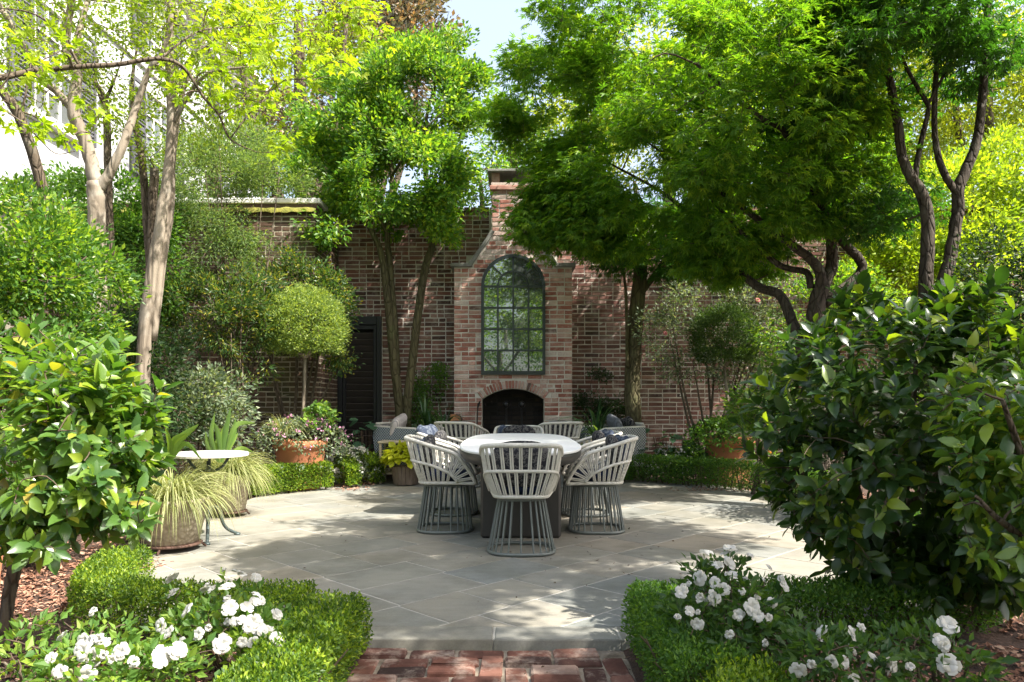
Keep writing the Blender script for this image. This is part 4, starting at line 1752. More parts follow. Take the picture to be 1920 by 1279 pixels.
# ------------------------------------------------------------------ bistro table
bt = thing('bistro_table', 'small round marble bistro table on curled iron legs', 'table', (-2.40, 5.78, 0))
part(bt, 'tabletop', MB().lathe([(.285, .655), (.30, .66), (.302, .676), (.296, .684)], 40), M['marble'])
part(bt, 'column', MB().lathe([(.02, .20), (.026, .24), (.017, .28), (.017, .52), (.026, .54), (.018, .56), (.014, .62)], 12), M['bistro_iron'], True)
for k in range(3):
    a = R(-70 + 120 * k)
    c, s = math.cos(a), math.sin(a)
    ln = [(0.0, .25), (.06, .245), (.10, .20), (.115, .13), (.15, .07), (.20, .035), (.235, .018)]
    V = MB().tube(smooth_line([(c * r_, s * r_, zz) for r_, zz in ln], 4), np.linspace(.017, .012, 25), 7)
    V.lathe([(.024, 0), (.026, .012), (.012, .022)], 10, (c * .245, s * .245, 0))
    part(bt, 'leg', V, M['bistro_iron'], True)
    a += R(60)
    c, s = math.cos(a), math.sin(a)
    part(bt, 'top_bracket', tube(smooth_line([(0, 0, .54), (c * .06, s * .06, .545), (c * .12, s * .12, .58), (c * .17, s * .17, .645)], 4), .011, 6), M['bistro_iron'], True)


# ------------------------------------------------------------------ blades, pots
def blades(base, n, length, rise, spread, width, segs=6, arch=1.0, lo=0.0, seedv=1, twist=.0):
    """strap or grass blades that rise from a crown point and arch over"""
    r = np.random.default_rng(seedv)
    V, Fc = [], []
    for _ in range(n):
        a = r.random() * 2 * math.pi
        ln = length * r.uniform(.6, 1.1)
        el = r.uniform(rise[0], rise[1])
        wd = width * r.uniform(.7, 1.2)
        p = np.array(base) + np.array((math.cos(a), math.sin(a), 0)) * spread * r.random()
        d = np.array((math.cos(a) * math.cos(el), math.sin(a) * math.cos(el), math.sin(el)))
        s = np.array((-math.sin(a), math.cos(a), 0)) + r.normal(size=3) * .25
        s /= np.linalg.norm(s)
        st = ln / segs
        i0 = len(V)
        for q in range(segs + 1):
            t = q / segs
            w = wd * (1 - t ** 2.2) * (.55 + .9 * min(t * 2, 1) * .5)
            V += [tuple(p - s * w), tuple(p + s * w)]
            p = p + d * st
            d = d + np.array((0, 0, -arch * st / length * (1.2 + t) * 1.6)) + r.normal(size=3) * .02
            d /= np.linalg.norm(d)
            if p[2] < lo:
                p[2] = lo
        for q in range(segs):
            b = i0 + 2 * q
            Fc.append((b, b + 1, b + 3, b + 2))
    return np.array(V), Fc


def make_stonepot(label, loc, sc, kz):
    root = thing('stone_planter', label, 'planter', loc, 0, 'cast stone planters of sedge')
    k = sc
    part(root, 'pot', MB().lathe([(.150 * k, .055), (.158 * k, .06), (.215 * k, .40 * kz), (.235 * k, .425 * kz), (.235 * k, .455 * kz), (.200 * k, .455 * kz), (.19 * k, .40 * kz), (.02, .39 * kz)], 32), M['cast_stone'], True)
    st_ = MB()
    st_.lathe([(.175 * k, .036), (.18 * k, .04), (.18 * k, .050), (.172 * k, .054)], 24)
    for q in range(3):
        a = R(30 + 120 * q)
        st_.tube([(math.cos(a) * .165 * k, math.sin(a) * .165 * k, .04), (math.cos(a) * .185 * k, math.sin(a) * .185 * k, .02), (math.cos(a) * .20 * k, math.sin(a) * .20 * k, .004)], .009, 6)
    part(root, 'pot_stand', st_, M['rust'], True)
    return root


sp_list = [((-2.50, 5.38, .0), 1.15, .84, 'stone planter of drooping sedge nearer the camera, under the bistro table edge', 31),
           ((-2.70, 6.98, .0), .92, .87, 'stone planter of drooping sedge behind the bistro table, on a rusty stand', 32)]
for loc, k, kz_, lab, sd_ in sp_list:
    sp0 = make_stonepot(lab, loc, k, kz_)
    V, Fc = blades((0, 0, .44 * kz_), 1200, .50, (R(12), R(74)), .15 * k, .0036, 8, 1.2, .08, sd_)
    part(sp0, 'sedge', (V, Fc), LM['sedge'], kind='stuff')


def make_terracotta(label, loc):
    root = thing('terracotta_pot', label, 'planter', loc, 0, 'big terracotta pots')
    part(root, 'pot', MB().lathe([(.235, 0), (.25, .01), (.262, .06), (.255, .065), (.305, .50), (.315, .51), (.335, .52), (.338, .60), (.328, .612), (.30, .61), (.295, .55), (.02, .54)], 40), M['terracotta'], True)
    part(root, 'potting_soil', MB().lathe([(.29, .54), (.15, .575), (.01, .58)], 20), M['soil'], True)
    return root


TP1 = (-2.66, 9.18, 0)
TP2 = (2.90, 9.75, 0)
make_terracotta('terracotta pot under the sunny ball topiary, spilling pink flowers', TP1)
make_terracotta('terracotta pot under the shaded topiary, mostly behind the dark camellia', TP2)
TP3 = (-3.15, 4.05, 0)
make_terracotta('terracotta pot at the picture edge behind the glossy camellia stems', TP3)


def topiary(label, pot, ball, lm, seed, sparse=False):
    p = Vector((pot[0], pot[1], .56))
    c, rad = ball
    base_ball = Vector((c[0], c[1], c[2] - rad[2] * .72))
    limbs = [[(p, .026), ((p + base_ball) / 2 + Vector((.012, 0, 0)), .022), (base_ball, .021)]]
    r = random.Random(seed)
    for k in range(9):
        a = 2 * math.pi * k / 9
        limbs.append([(base_ball, .014), (base_ball + Vector((math.cos(a) * rad[0] * .35, math.sin(a) * rad[1] * .35, rad[2] * .35)), .008),
                      (Vector(c) + Vector((math.cos(a) * rad[0] * .6, math.sin(a) * rad[1] * .6, r.uniform(-.1, .3) * rad[2])), .004)])
    n = 2300 if not sparse else 1300
    d = unit(n)
    d[:, 2] = np.where(d[:, 2] < -.55, -.55 + .25 * rng.random(n), d[:, 2])
    rr = (.70 + .30 * rng.random(n) ** .5) * (1 + .06 * rng.normal(size=n))
    C = np.array(c) + d * rr[:, None] * np.array(rad)
    t, _ = plant('topiary_ball', label, 'topiary', p, limbs, [(c, rad)], 0, .055, 13, .030, 'fold', lm, 'bark_pale', targets=C, twigs=False, upn=.3, droop=-.35, flat=.9, seed=seed)
    return t


def pot_filler(name, label, cat, pot, n, lm, rad, size, seed, tp='fold', z=.66, hang=.35, group=None, flat=.8):
    """leafy underplanting that mounds over a pot's rim"""
    t = thing(name, label, cat, (pot[0], pot[1], z - .08), group=group)
    a = rng.random(n) * 2 * np.pi
    r_ = rad * np.sqrt(rng.random(n))
    x, y = np.cos(a) * r_, np.sin(a) * r_
    zz = z + .20 * (1 - (r_ / rad) ** 2) - hang * np.clip((r_ / rad - .62) / .38, 0, 1) ** 1.5 * rng.random(n)
    C = np.stack((pot[0] + x, pot[1] + y, zz), axis=1)
    V, T = clump_leaves(C, .06, 7, size, tp, flat, .2, .5)
    part(t, 'foliage', (V, T), lm, False, True, kind='stuff')
    return t, C


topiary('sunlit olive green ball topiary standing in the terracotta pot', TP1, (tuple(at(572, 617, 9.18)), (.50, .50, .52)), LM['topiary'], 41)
topiary('shaded dark green topiary standing in the half hidden terracotta pot', TP2, (tuple(at(1358, 640, 9.75)), (.45, .45, .48)), LM['topiary_shaded'], 42, True)
t, C1 = pot_filler('trailing_plant', 'grey green trailing plant with pink flowers under the sunny topiary', 'plant', TP1, 480, LM['variegated'], .60, .045, 51, hang=.55)
fi = rng.choice(len(C1), 60)
V, T = clump_leaves(C1[fi] + np.array((0.03, -.03, .05)), .03, 5, .028, 'round', 1, 0, .4)
part(t, 'blossoms', (V, T), LM['pink'], False, True, kind='stuff')
t, C2 = pot_filler('trailing_plant', 'dark leafy plant mounded over the half hidden terracotta pot', 'plant', TP2, 430, LM['boxwood_dark_shade'], .58, .055, 52, hang=.45)
V, T = clump_leaves(C2[rng.choice(len(C2), 9)] + np.array((0, -.04, .06)), .03, 5, .03, 'round', 1, 0, .4)
part(t, 'blossoms', (V, T), LM['orange'], False, True, kind='stuff')
t = thing('pot_grass', 'striped arching grass among the pink flowers under the sunny topiary', 'grass', (TP1[0] - .12, TP1[1] - .3, .66))
part(t, 'blade_tuft', blades((0, 0, 0), 110, .42, (R(40), R(85)), .05, .006, 6, 1.1, -.5, 61), LM['sedge'], kind='stuff')
t, _ = pot_filler('leafy_plant', 'fresh green leafy plant rising behind the pink flowers', 'plant', (TP1[0] + .28, TP1[1] - .1), 60, LM['azalea'], .2, .05, 53, z=.86, hang=.1, tp='round')

# ------------------------------------------------------------------ wooden tub with chartreuse heuchera
tub = thing('wooden_tub', 'low weathered wooden tub of staves on the patio edge', 'planter', (-1.40, 9.60, 0))
ns = 22
for k in range(ns):
    a0_, a1_ = 2 * math.pi * k / ns + .012, 2 * math.pi * (k + 1) / ns - .012
    V = []
    for rr0, rr1, zz in ((.155, .135, .012), (.185, .165, .245)):
        for a, q in ((a0_, rr0), (a1_, rr0), (a1_, rr1), (a0_, rr1)):
            V.append((q * math.cos(a), q * math.sin(a), zz))
    part(tub, 'stave', (np.array(V), [(3, 2, 1, 0), (4, 5, 6, 7), (0, 1, 5, 4), (1, 2, 6, 5), (2, 3, 7, 6), (3, 0, 4, 7)]), M['stave'])
part(tub, 'potting_soil', MB().lathe([(.12, .02), (.15, .20), (.05, .22), (.01, .22)], 18), M['soil'])
hv = thing('heuchera', 'bright chartreuse heuchera mound growing in the wooden tub', 'plant', (-1.40, 9.60, .2))
n = 330
d = unit(n)
d[:, 2] = np.abs(d[:, 2]) * .9 - .22
C = np.array((-1.40, 9.60, .36)) + d * np.array((.27, .25, .23)) * (.75 + .3 * rng.random((n, 1)))
V, T = leaf_mesh(C, d + np.array((0, 0, -.5)) + unit(n) * .4, d + np.array((0, 0, .6)) + unit(n) * .3, .10 * (.7 + .6 * rng.random(n)), 'round')
part(hv, 'foliage', (V, T), LM['chartreuse'], False, True, kind='stuff')


# ------------------------------------------------------------------ clipped box hedges
def hedge(label, line, width, height, n, size, lm, group='clipped box hedges round the patio', ragged=.014, seed=1, z0=.03, cols=True):
    r = np.random.default_rng(seed)
    P = smooth_line([(x, y, 0) for x, y in line], 8)
    s = np.concatenate(([0], np.cumsum(np.linalg.norm(np.diff(P, axis=0), axis=1))))
    base = P[len(P) // 2]
    t = thing('box_hedge', label, 'hedge', tuple(base), group=group)
    T_ = nrm(np.gradient(P, axis=0))
    Nn = np.stack((-T_[:, 1], T_[:, 0], np.zeros(len(T_))), axis=1)

    def frame(u):
        p = np.stack([np.interp(u, s, P[:, k]) for k in range(3)], axis=1)
        q = np.stack([np.interp(u, s, Nn[:, k]) for k in range(3)], axis=1)
        return p, nrm(q)
    # leaves in a thick shell
    u = r.random(n) * s[-1]
    p, q = frame(u)
    per = np.array([height, width * 1.15, height * .85])
    f = r.choice(3, n, p=per / per.sum())
    a = r.random(n)
    side = np.where(f == 0, -width / 2, np.where(f == 2, width / 2, (a - .5) * width))
    hh = np.where(f == 1, height, z0 + a * (height - z0))
    rnd = np.clip((np.abs(side) / (width / 2) - .7) / .3, 0, 1) * np.clip((hh / height - .75) / .25, 0, 1)
    side = side * (1 - .12 * rnd)
    hh = hh * (1 - .07 * rnd)
    lump = np.array([fbm((pp[0] * 1.0 + side_ * 2, pp[1], hh_ * 2), 6.0) for pp, side_, hh_ in zip(p, side, hh)])
    dep = r.random(n) ** 1.7 * .10 - ragged * r.random(n) ** 3 - ragged * .9 * lump
    on = np.where(f == 0, -1.0, np.where(f == 2, 1.0, 0.0))
    out = q * on[:, None] + np.array((0, 0, 1.0)) * (f == 1)[:, None]
    C = p + q * side[:, None]
    C[:, 2] += hh
    C = C - out * dep[:, None]
    C[:, 2] = np.maximum(C[:, 2], .02)
    ends = (u < .03) | (u > s[-1] - .03)
    D = out * .8 + unit(n) * .9 + np.array((0, 0, .45))
    V, T = leaf_mesh(C, D, out + unit(n) * .7 + np.array((0, 0, .5)), size * (.7 + .6 * r.random(n)), 'fold')
    part(t, 'foliage', (V, T), lm, False, True, kind='stuff')
    # stems inside
    mb = MB()
    m = int(s[-1] / .10)
    uu = (np.arange(m) + .5) * s[-1] / max(m, 1)
    pp, qq = frame(uu)
    for i in range(m):
        b = pp[i] + qq[i] * r.uniform(-.2, .2) * width
        for k in range(4):
            e = b + qq[i] * r.uniform(-.42, .42) * width + np.array((r.uniform(-.06, .06), r.uniform(-.06, .06), height * r.uniform(.6, .92)))
            mb.tube([b + np.array((0, 0, -.03)), (b + e) / 2 + r.normal(size=3) * .012, e], [.007, .005, .002], 4, False)
    part(t, 'stems', mb, M['twig'], False, True, kind='stuff')
    return t


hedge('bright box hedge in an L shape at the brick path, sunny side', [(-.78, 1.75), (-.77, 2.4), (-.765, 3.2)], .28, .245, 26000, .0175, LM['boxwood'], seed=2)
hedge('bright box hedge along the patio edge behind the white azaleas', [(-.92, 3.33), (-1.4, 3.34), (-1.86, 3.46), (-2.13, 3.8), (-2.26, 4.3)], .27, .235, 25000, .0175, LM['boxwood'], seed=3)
hedge('shaded box hedge beside the brick path in front of the azalea', [(.66, 2.35), (.655, 2.9), (.66, 3.36)], .28, .255, 20000, .0175, LM['boxwood_dark_shade'], seed=4)
hedge('dark box hedge along the patio edge under the big camellia', [(.82, 3.36), (1.4, 3.36), (1.98, 3.42), (2.4, 3.75), (2.85, 4.6), (3.15, 5.6)], .27, .245, 38000, .021, LM['boxwood_dark_shade'], seed=5)
hedge('sunlit rounded box clump at the path end of the shaded hedge', [(.70, 2.05), (.74, 2.22), (.78, 2.38)], .26, .22, 9000, .0175, LM['boxwood'], seed=6, ragged=.06)  # sunlit end of the shaded hedge: lighter leaf colour carries the sun
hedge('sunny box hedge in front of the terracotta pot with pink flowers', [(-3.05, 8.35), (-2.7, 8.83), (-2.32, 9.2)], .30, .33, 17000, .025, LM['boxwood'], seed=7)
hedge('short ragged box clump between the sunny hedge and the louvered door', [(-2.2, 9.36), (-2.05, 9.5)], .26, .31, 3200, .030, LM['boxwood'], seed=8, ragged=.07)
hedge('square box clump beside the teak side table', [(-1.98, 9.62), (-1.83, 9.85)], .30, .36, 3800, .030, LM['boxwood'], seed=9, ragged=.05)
hedge('long dark box hedge in front of the half hidden terracotta pot', [(1.72, 9.98), (2.2, 9.6), (2.7, 9.1), (3.02, 8.45), (3.2, 7.6)], .30, .36, 18000, .025, LM['boxwood_dark_shade'], seed=10)
hedge('dark box clump behind the rope chairs near the mossy trunk', [(1.46, 10.0), (1.62, 10.02)], .28, .37, 2600, .030, LM['boxwood_dark_shade'], seed=11, ragged=.05)

# ------------------------------------------------------------------ white azaleas
def flower_mesh(seed):
    r = np.random.default_rng(seed)
    V, Fc = [], []
    for ring, (npet, ln, up, ph) in enumerate(((5, 1.0, .22, 0), (5, .72, .75, .6))):
        for k in range(npet):
            a = 2 * math.pi * (k + r.uniform(-.1, .1)) / npet + ph
            d = np.array((math.cos(a), math.sin(a), 0))
            s = np.array((-math.sin(a), math.cos(a), 0))
            l = ln * r.uniform(.88, 1.1)
            i = len(V)
            V.append((0, 0, 0))
            for t, w, z in ((.5, .40, .30 * up + .05), (.95, .46, .55 * up)):
                for q in (-1, 0, 1):
                    V.append(tuple(d * l * t * (1 - .10 * abs(q)) + s * w * q * l + np.array((0, 0, z * l + r.uniform(-.07, .07) + (.07 if q == 0 else 0)))))
            V.append(tuple(d * l * 1.06 + np.array((0, 0, .5 * up * l - .08 + r.uniform(-.06, .06)))))
            Fc += [(i, i + 2, i + 1), (i, i + 3, i + 2), (i + 1, i + 2, i + 5, i + 4), (i + 2, i + 3, i + 6, i + 5), (i + 4, i + 5, i + 7), (i + 5, i + 6, i + 7)]
    me = np_mesh('flower', np.array(V), Fc, True)
    me.materials.append(M['white_petal'])
    return me


FM = [flower_mesh(k) for k in range(5)]


def orient(o, p, zdir, size, spin):
    z = Vector(zdir).normalized()
    q = z.to_track_quat('Z', 'Y').to_matrix().to_4x4() @ Matrix.Rotation(spin, 4, 'Z')
    q = q @ Matrix.Diagonal((size, size, size, 1))
    q.translation = p
    o.matrix_basis = q


def azalea(label, base, ells, nclump, flowers, lm, seed, fsize=.033, per=6, lsize=.038):
    r = np.random.default_rng(seed)
    b = Vector(base)
    limbs = []
    for k in range(6):
        e = ells[k % len(ells)]
        tip = Vector(e[0]) + Vector((r.uniform(-.5, .5) * e[1][0], r.uniform(-.5, .5) * e[1][1], r.uniform(-.2, .3) * e[1][2]))
        limbs.append([(b + Vector((r.uniform(-.03, .03), r.uniform(-.03, .03), -.03)), .011), ((b + tip) / 2 + Vector((r.uniform(-.04, .04), r.uniform(-.04, .04), -.02)), .008), (tip, .004)])
    fp_ = [Vector(f) for f in flowers]
    C = crown_points(ells, nclump, .12, 3.0, .5, seed)
    C[:, 2] = np.maximum(C[:, 2], .03)
    extra = np.array([tuple(f - Vector((0, 0, .02))) for f in fp_]) if fp_ else np.zeros((0, 3))
    C = np.vstack((C, extra))
    t, _ = plant('azalea', label, 'azalea', b, limbs, ells, 0, .04, per, lsize, 'fold', lm, 'bark_grey', group='white azaleas by the path', targets=C, upn=.55, droop=-.25, flat=.8, seed=seed, trunk='stem', crown='foliage', sides=6, r_tip=.002)
    c = np.mean([e[0] for e in ells], axis=0)
    for f in fp_:
        o = bpy.data.objects.new('flower', FM[r.integers(5)])
        COL.objects.link(o)
        o.parent = t
        d = np.array(f) - c
        d = d / np.linalg.norm(d) + np.array((r.uniform(-.5, .5), -.75 + r.uniform(-.3, .3), .55))
        d = d + r.normal(size=3) * .35
        orient(o, f - b + Vector((r.uniform(-.025, .025), -.03 + r.uniform(-.03, .02), .035 + r.uniform(-.03, .025))), d, fsize * r.uniform(.62, 1.18), r.uniform(0, 6))
        if r.random() < .25:                     # not fully open
            o.matrix_basis = o.matrix_basis @ Matrix.Diagonal((.62, .62, 1.5, 1))
    return t


def fl(lst, d_of):
    return [at(x, y, d_of(x, y)) for x, y in lst]


A1 = [(338, 1098), (328, 1112), (414, 1104), (393, 1109), (403, 1100), (438, 1088), (447, 1094), (459, 1097), (475, 1100), (485, 1115), (436, 1121), (431, 1135), (491, 1136), (488, 1145), (355, 1163), (370, 1164), (300, 1192), (324, 1186), (426, 1168),
      (411, 1189), (442, 1186), (426, 1186), (458, 1183), (494, 1183), (515, 1185), (505, 1195), (485, 1207), (474, 1209), (527, 1204), (527, 1164), (470, 1152), (429, 1228), (386, 1194), (340, 1207), (307, 1204), (340, 1216), (519, 1209), (455, 1200), (478, 1188)]
A2 = [(200, 1160), (134, 1199), (211, 1214), (205, 1226), (183, 1234), (209, 1250), (230, 1249), (240, 1243), (263, 1249), (168, 1213), (122, 1253), (174, 1250), (335, 1236), (346, 1230), (309, 1253), (325, 1248), (215, 1222), (140, 1260), (192, 1216), (300, 1262), (160, 1270)]
A3 = [(1328, 1049), (1336, 1058), (1348, 1061), (1352, 1071), (1360, 1051), (1395, 1051), (1296, 1103), (1329, 1115), (1314, 1113), (1272, 1135), (1277, 1145), (1286, 1123), (1303, 1135), (1316, 1142), (1273, 1158), (1300, 1168), (1295, 1180), (1371, 1162), (1429, 1160), (1426, 1174), (1438, 1129), (1415, 1125), (1433, 1090),
      (1439, 1070), (1406, 1092), (1374, 1090), (1358, 1195), (1436, 1207), (1336, 1135), (1341, 1077), (1462, 1106), (1366, 1125), (1320, 1128), (1408, 1160), (1391, 1168), (1375, 1120), (1464, 1096)]
A4 = [(1530, 1192), (1534, 1204), (1581, 1219), (1559, 1245), (1506, 1264), (1528, 1274), (1569, 1272), (1588, 1274), (1625, 1245), (1604, 1215), (1612, 1206), (1672, 1256), (1640, 1258)]
A5 = [(1753, 1190), (1766, 1232), (1758, 1226), (1776, 1271), (1700, 1275)]
dA = lambda x, y: 3.02 - (y - 1090) / 160 * .55
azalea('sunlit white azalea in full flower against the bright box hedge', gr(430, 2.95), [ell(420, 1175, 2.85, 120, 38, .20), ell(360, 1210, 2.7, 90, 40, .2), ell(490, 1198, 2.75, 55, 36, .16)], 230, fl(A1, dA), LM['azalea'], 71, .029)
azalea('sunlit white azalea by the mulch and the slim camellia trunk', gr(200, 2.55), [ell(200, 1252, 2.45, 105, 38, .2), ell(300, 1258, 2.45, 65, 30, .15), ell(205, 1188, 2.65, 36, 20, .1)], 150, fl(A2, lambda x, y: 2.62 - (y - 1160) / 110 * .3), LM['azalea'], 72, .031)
azalea('shaded white azalea rising above the dark box hedge', gr(1370, 2.85), [ell(1360, 1145, 2.75, 105, 58, .24), ell(1340, 1065, 2.85, 50, 25, .08), ell(1400, 1200, 2.6, 80, 50, .15)], 230, fl(A3, lambda x, y: 2.9 - (y - 1050) / 150 * .45), LM['azalea_shaded'], 73, .027)
azalea('low shaded white azalea in the dark mulch, nearest the camera', gr(1580, 2.3), [ell(1580, 1245, 2.2, 90, 45, .2), ell(1530, 1200, 2.3, 40, 30, .1)], 90, fl(A4, lambda x, y: 2.3 - (y - 1190) / 90 * .2), LM['azalea_shaded'], 74, .026)
azalea('sparse azalea with a few white flowers below the overhanging camellia leaves', gr(1750, 2.25), [ell(1750, 1240, 2.2, 80, 45, .2)], 70, fl(A5, lambda x, y: 2.2 - (y - 1190) / 90 * .15), LM['azalea_shaded'], 75, .03)
azalea('young leafy azalea without flowers at the foot of the slim camellia trunk', gr(60, 2.6), [ell(60, 1215, 2.55, 80, 45, .2), ell(20, 1265, 2.3, 60, 30, .15)], 60, [], LM['azalea'], 76)

# ------------------------------------------------------------------ camellias: every big leaf is a leaf
def leaf_single(seed):
    V0, T0 = TP['oval']
    r = np.random.default_rng(seed)
    V = V0.copy()
    V[:, 2] += -.16 * V[:, 1] ** 2 * r.uniform(-.4, 1.8) + np.abs(V[:, 0]) * r.uniform(-.1, .45)
    V[:, 0] += .08 * r.uniform(-1, 1) * V[:, 1] ** 2
    V[:, 0] *= r.uniform(.92, 1.12)
    return np_mesh('leaf', V, T0, True)


def camellia(label, base, limbs, ells, nshoot, lm, seed, lsize=.088, perN=9, nsingle=300, gap=.2):
    r = np.random.default_rng(seed)
    b = Vector(base)
    C = crown_points(ells, nshoot, gap, 2.5, .55, seed)
    C[:, 2] = np.maximum(C[:, 2], .2)
    t = thing('camellia', label, 'shrub', b, group='glossy camellias at the front')
    skel = []
    for i, lb in enumerate(limbs):
        line, rad = limb(lb)
        skel.append((line, rad))
        part(t, 'trunk' if i == 0 else 'limb', tube(line, rad, 10), M['bark_grey'], True, True)
    part(t, 'twigs', grow(skel, C, .0025), M['twig'], False, True, kind='stuff')
    cen = np.mean([e[0] for e in ells], axis=0)
    P, D, N, S = [], [], [], []
    for c in C:
        ax = c - cen
        ax = ax / (np.linalg.norm(ax) + 1e-6) + np.array((0, 0, .55)) + r.normal(size=3) * .3
        ax /= np.linalg.norm(ax)
        u = np.cross(ax, (0.3, .2, 1.0))
        u /= np.linalg.norm(u) + 1e-6
        w = np.cross(ax, u)
        ph = r.random() * 6.28
        m = perN + r.integers(-2, 3)
        for k in range(m):
            a = ph + 2.4 * k
            f = k / m
            rad = u * math.cos(a) + w * math.sin(a)
            d = rad * (1 - .55 * f) + ax * (.25 + .75 * f) + np.array((0, 0, -.12))
            P.append(c - ax * .13 * (1 - f) + rad * .006)
            D.append(d / np.linalg.norm(d))
            nn = ax - rad * .35 + np.array((0, 0, .7)) + r.normal(size=3) * .3
            N.append(nn)
            S.append(lsize * r.uniform(.65, 1.15) * (1 - .35 * (f > .85)))
    P, D, N, S = map(np.array, (P, D, N, S))
    px = CX + P[:, 0] / P[:, 1] * F
    py = CY - (P[:, 2] - H) / P[:, 1] * F
    vis = (px > 5) & (px < 1915) & (py > 5) & (py < 1274)
    score = P[:, 1] - .25 * (P[:, 2]) - .9 * S + np.where(vis, 0, 99)
    order = np.argsort(score)
    sing = order[:nsingle]
    rest = order[nsingle:]
    ms = []
    for k in range(6):
        me = leaf_single(seed * 10 + k)
        me.materials.append(lm)
        ms.append(me)
    for i in sing:
        d = Vector(D[i]).normalized()
        x = d.cross(Vector(N[i])).normalized()
        z = x.cross(d)
        q = Matrix((x * S[i], d * S[i], z * S[i])).transposed().to_4x4()
        q.translation = Vector(P[i]) - b
        o = bpy.data.objects.new('leaf', ms[int(r.integers(6))])
        COL.objects.link(o)
        o.parent = t
        o.matrix_basis = q
    V, T = leaf_mesh(P[rest], D[rest], N[rest], S[rest], 'oval')
    part(t, 'foliage', (V, T), lm, True, True, kind='stuff')
    return t


camellia('sunlit glossy camellia with a slim dark forked trunk in red mulch', gr(2, 3.15),
         [[(gr(0, 3.15, -.05), .028), (at(15, 1130, 3.15), .027), (at(32, 1050, 3.15), .028), (at(70, 950, 3.12), .022), (at(100, 840, 3.1), .015), (at(110, 740, 3.05), .008)],
          [(at(32, 1050, 3.15), .02), (at(10, 960, 3.2), .017), (at(-20, 850, 3.25), .012), (at(20, 700, 3.2), .007)],
          [(at(70, 950, 3.12), .016), (at(140, 880, 3.05), .012), (at(190, 820, 2.95), .007)],
          [(at(32, 1050, 3.15), .016), (at(90, 985, 3.0), .012), (at(170, 930, 2.85), .006)]],
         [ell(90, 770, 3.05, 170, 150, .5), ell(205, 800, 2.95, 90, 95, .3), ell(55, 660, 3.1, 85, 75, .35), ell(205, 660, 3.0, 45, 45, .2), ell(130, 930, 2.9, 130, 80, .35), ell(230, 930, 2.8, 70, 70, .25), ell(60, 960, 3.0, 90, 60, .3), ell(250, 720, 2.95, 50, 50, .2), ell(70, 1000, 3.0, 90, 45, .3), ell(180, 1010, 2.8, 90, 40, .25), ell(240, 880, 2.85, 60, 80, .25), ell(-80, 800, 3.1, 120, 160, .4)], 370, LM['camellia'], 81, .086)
camellia('large dark glossy camellia with sun on its top, over the shaded azaleas', gr(1675, 3.85),
         [[(gr(1675, 3.85, -.05), .05), (at(1650, 1090, 3.8), .042), (at(1625, 1010, 3.75), .035), (at(1600, 900, 3.65), .025), (at(1580, 780, 3.55), .014), (at(1570, 650, 3.5), .007)],
          [(at(1650, 1090, 3.8), .03), (at(1690, 960, 3.75), .024), (at(1710, 800, 3.6), .015), (at(1720, 620, 3.5), .007)],
          [(at(1625, 1010, 3.75), .022), (at(1560, 960, 3.55), .016), (at(1500, 880, 3.4), .008)],
          [(at(1625, 1010, 3.75), .018), (at(1585, 1000, 3.5), .012), (at(1540, 985, 3.4), .005)],
          [(at(1690, 960, 3.75), .02), (at(1780, 860, 3.7), .014), (at(1830, 720, 3.6), .007)]],
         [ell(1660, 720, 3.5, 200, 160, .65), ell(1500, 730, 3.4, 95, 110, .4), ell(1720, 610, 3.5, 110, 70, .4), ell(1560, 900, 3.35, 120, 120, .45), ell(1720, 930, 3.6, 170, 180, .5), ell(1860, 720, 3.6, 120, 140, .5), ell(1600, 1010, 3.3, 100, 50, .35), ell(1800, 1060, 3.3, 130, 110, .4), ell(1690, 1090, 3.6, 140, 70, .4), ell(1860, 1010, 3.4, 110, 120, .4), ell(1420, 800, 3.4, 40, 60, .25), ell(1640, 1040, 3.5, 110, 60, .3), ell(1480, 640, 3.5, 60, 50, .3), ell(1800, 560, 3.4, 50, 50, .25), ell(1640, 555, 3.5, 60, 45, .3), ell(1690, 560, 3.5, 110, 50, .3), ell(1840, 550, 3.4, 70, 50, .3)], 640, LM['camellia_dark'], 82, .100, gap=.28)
camellia('fresh green camellia crowding the picture edge in front of the large dark one', gr(2020, 2.9),
         [[(gr(2020, 2.9, -.05), .035), (at(1980, 1050, 2.85), .028), (at(1930, 900, 2.8), .018), (at(1880, 750, 2.7), .008)],
          [(at(1980, 1050, 2.85), .02), (at(1880, 980, 2.7), .012), (at(1830, 930, 2.65), .006)]],
         [ell(1870, 780, 2.7, 100, 130, .3), ell(1900, 960, 2.7, 90, 120, .3), ell(1960, 860, 2.75, 90, 200, .3)], 120, LM['camellia'], 83, .082, nsingle=260, gap=.3)

# ------------------------------------------------------------------ trees
G_TREE = 'pale barked crape myrtles by the house wall'
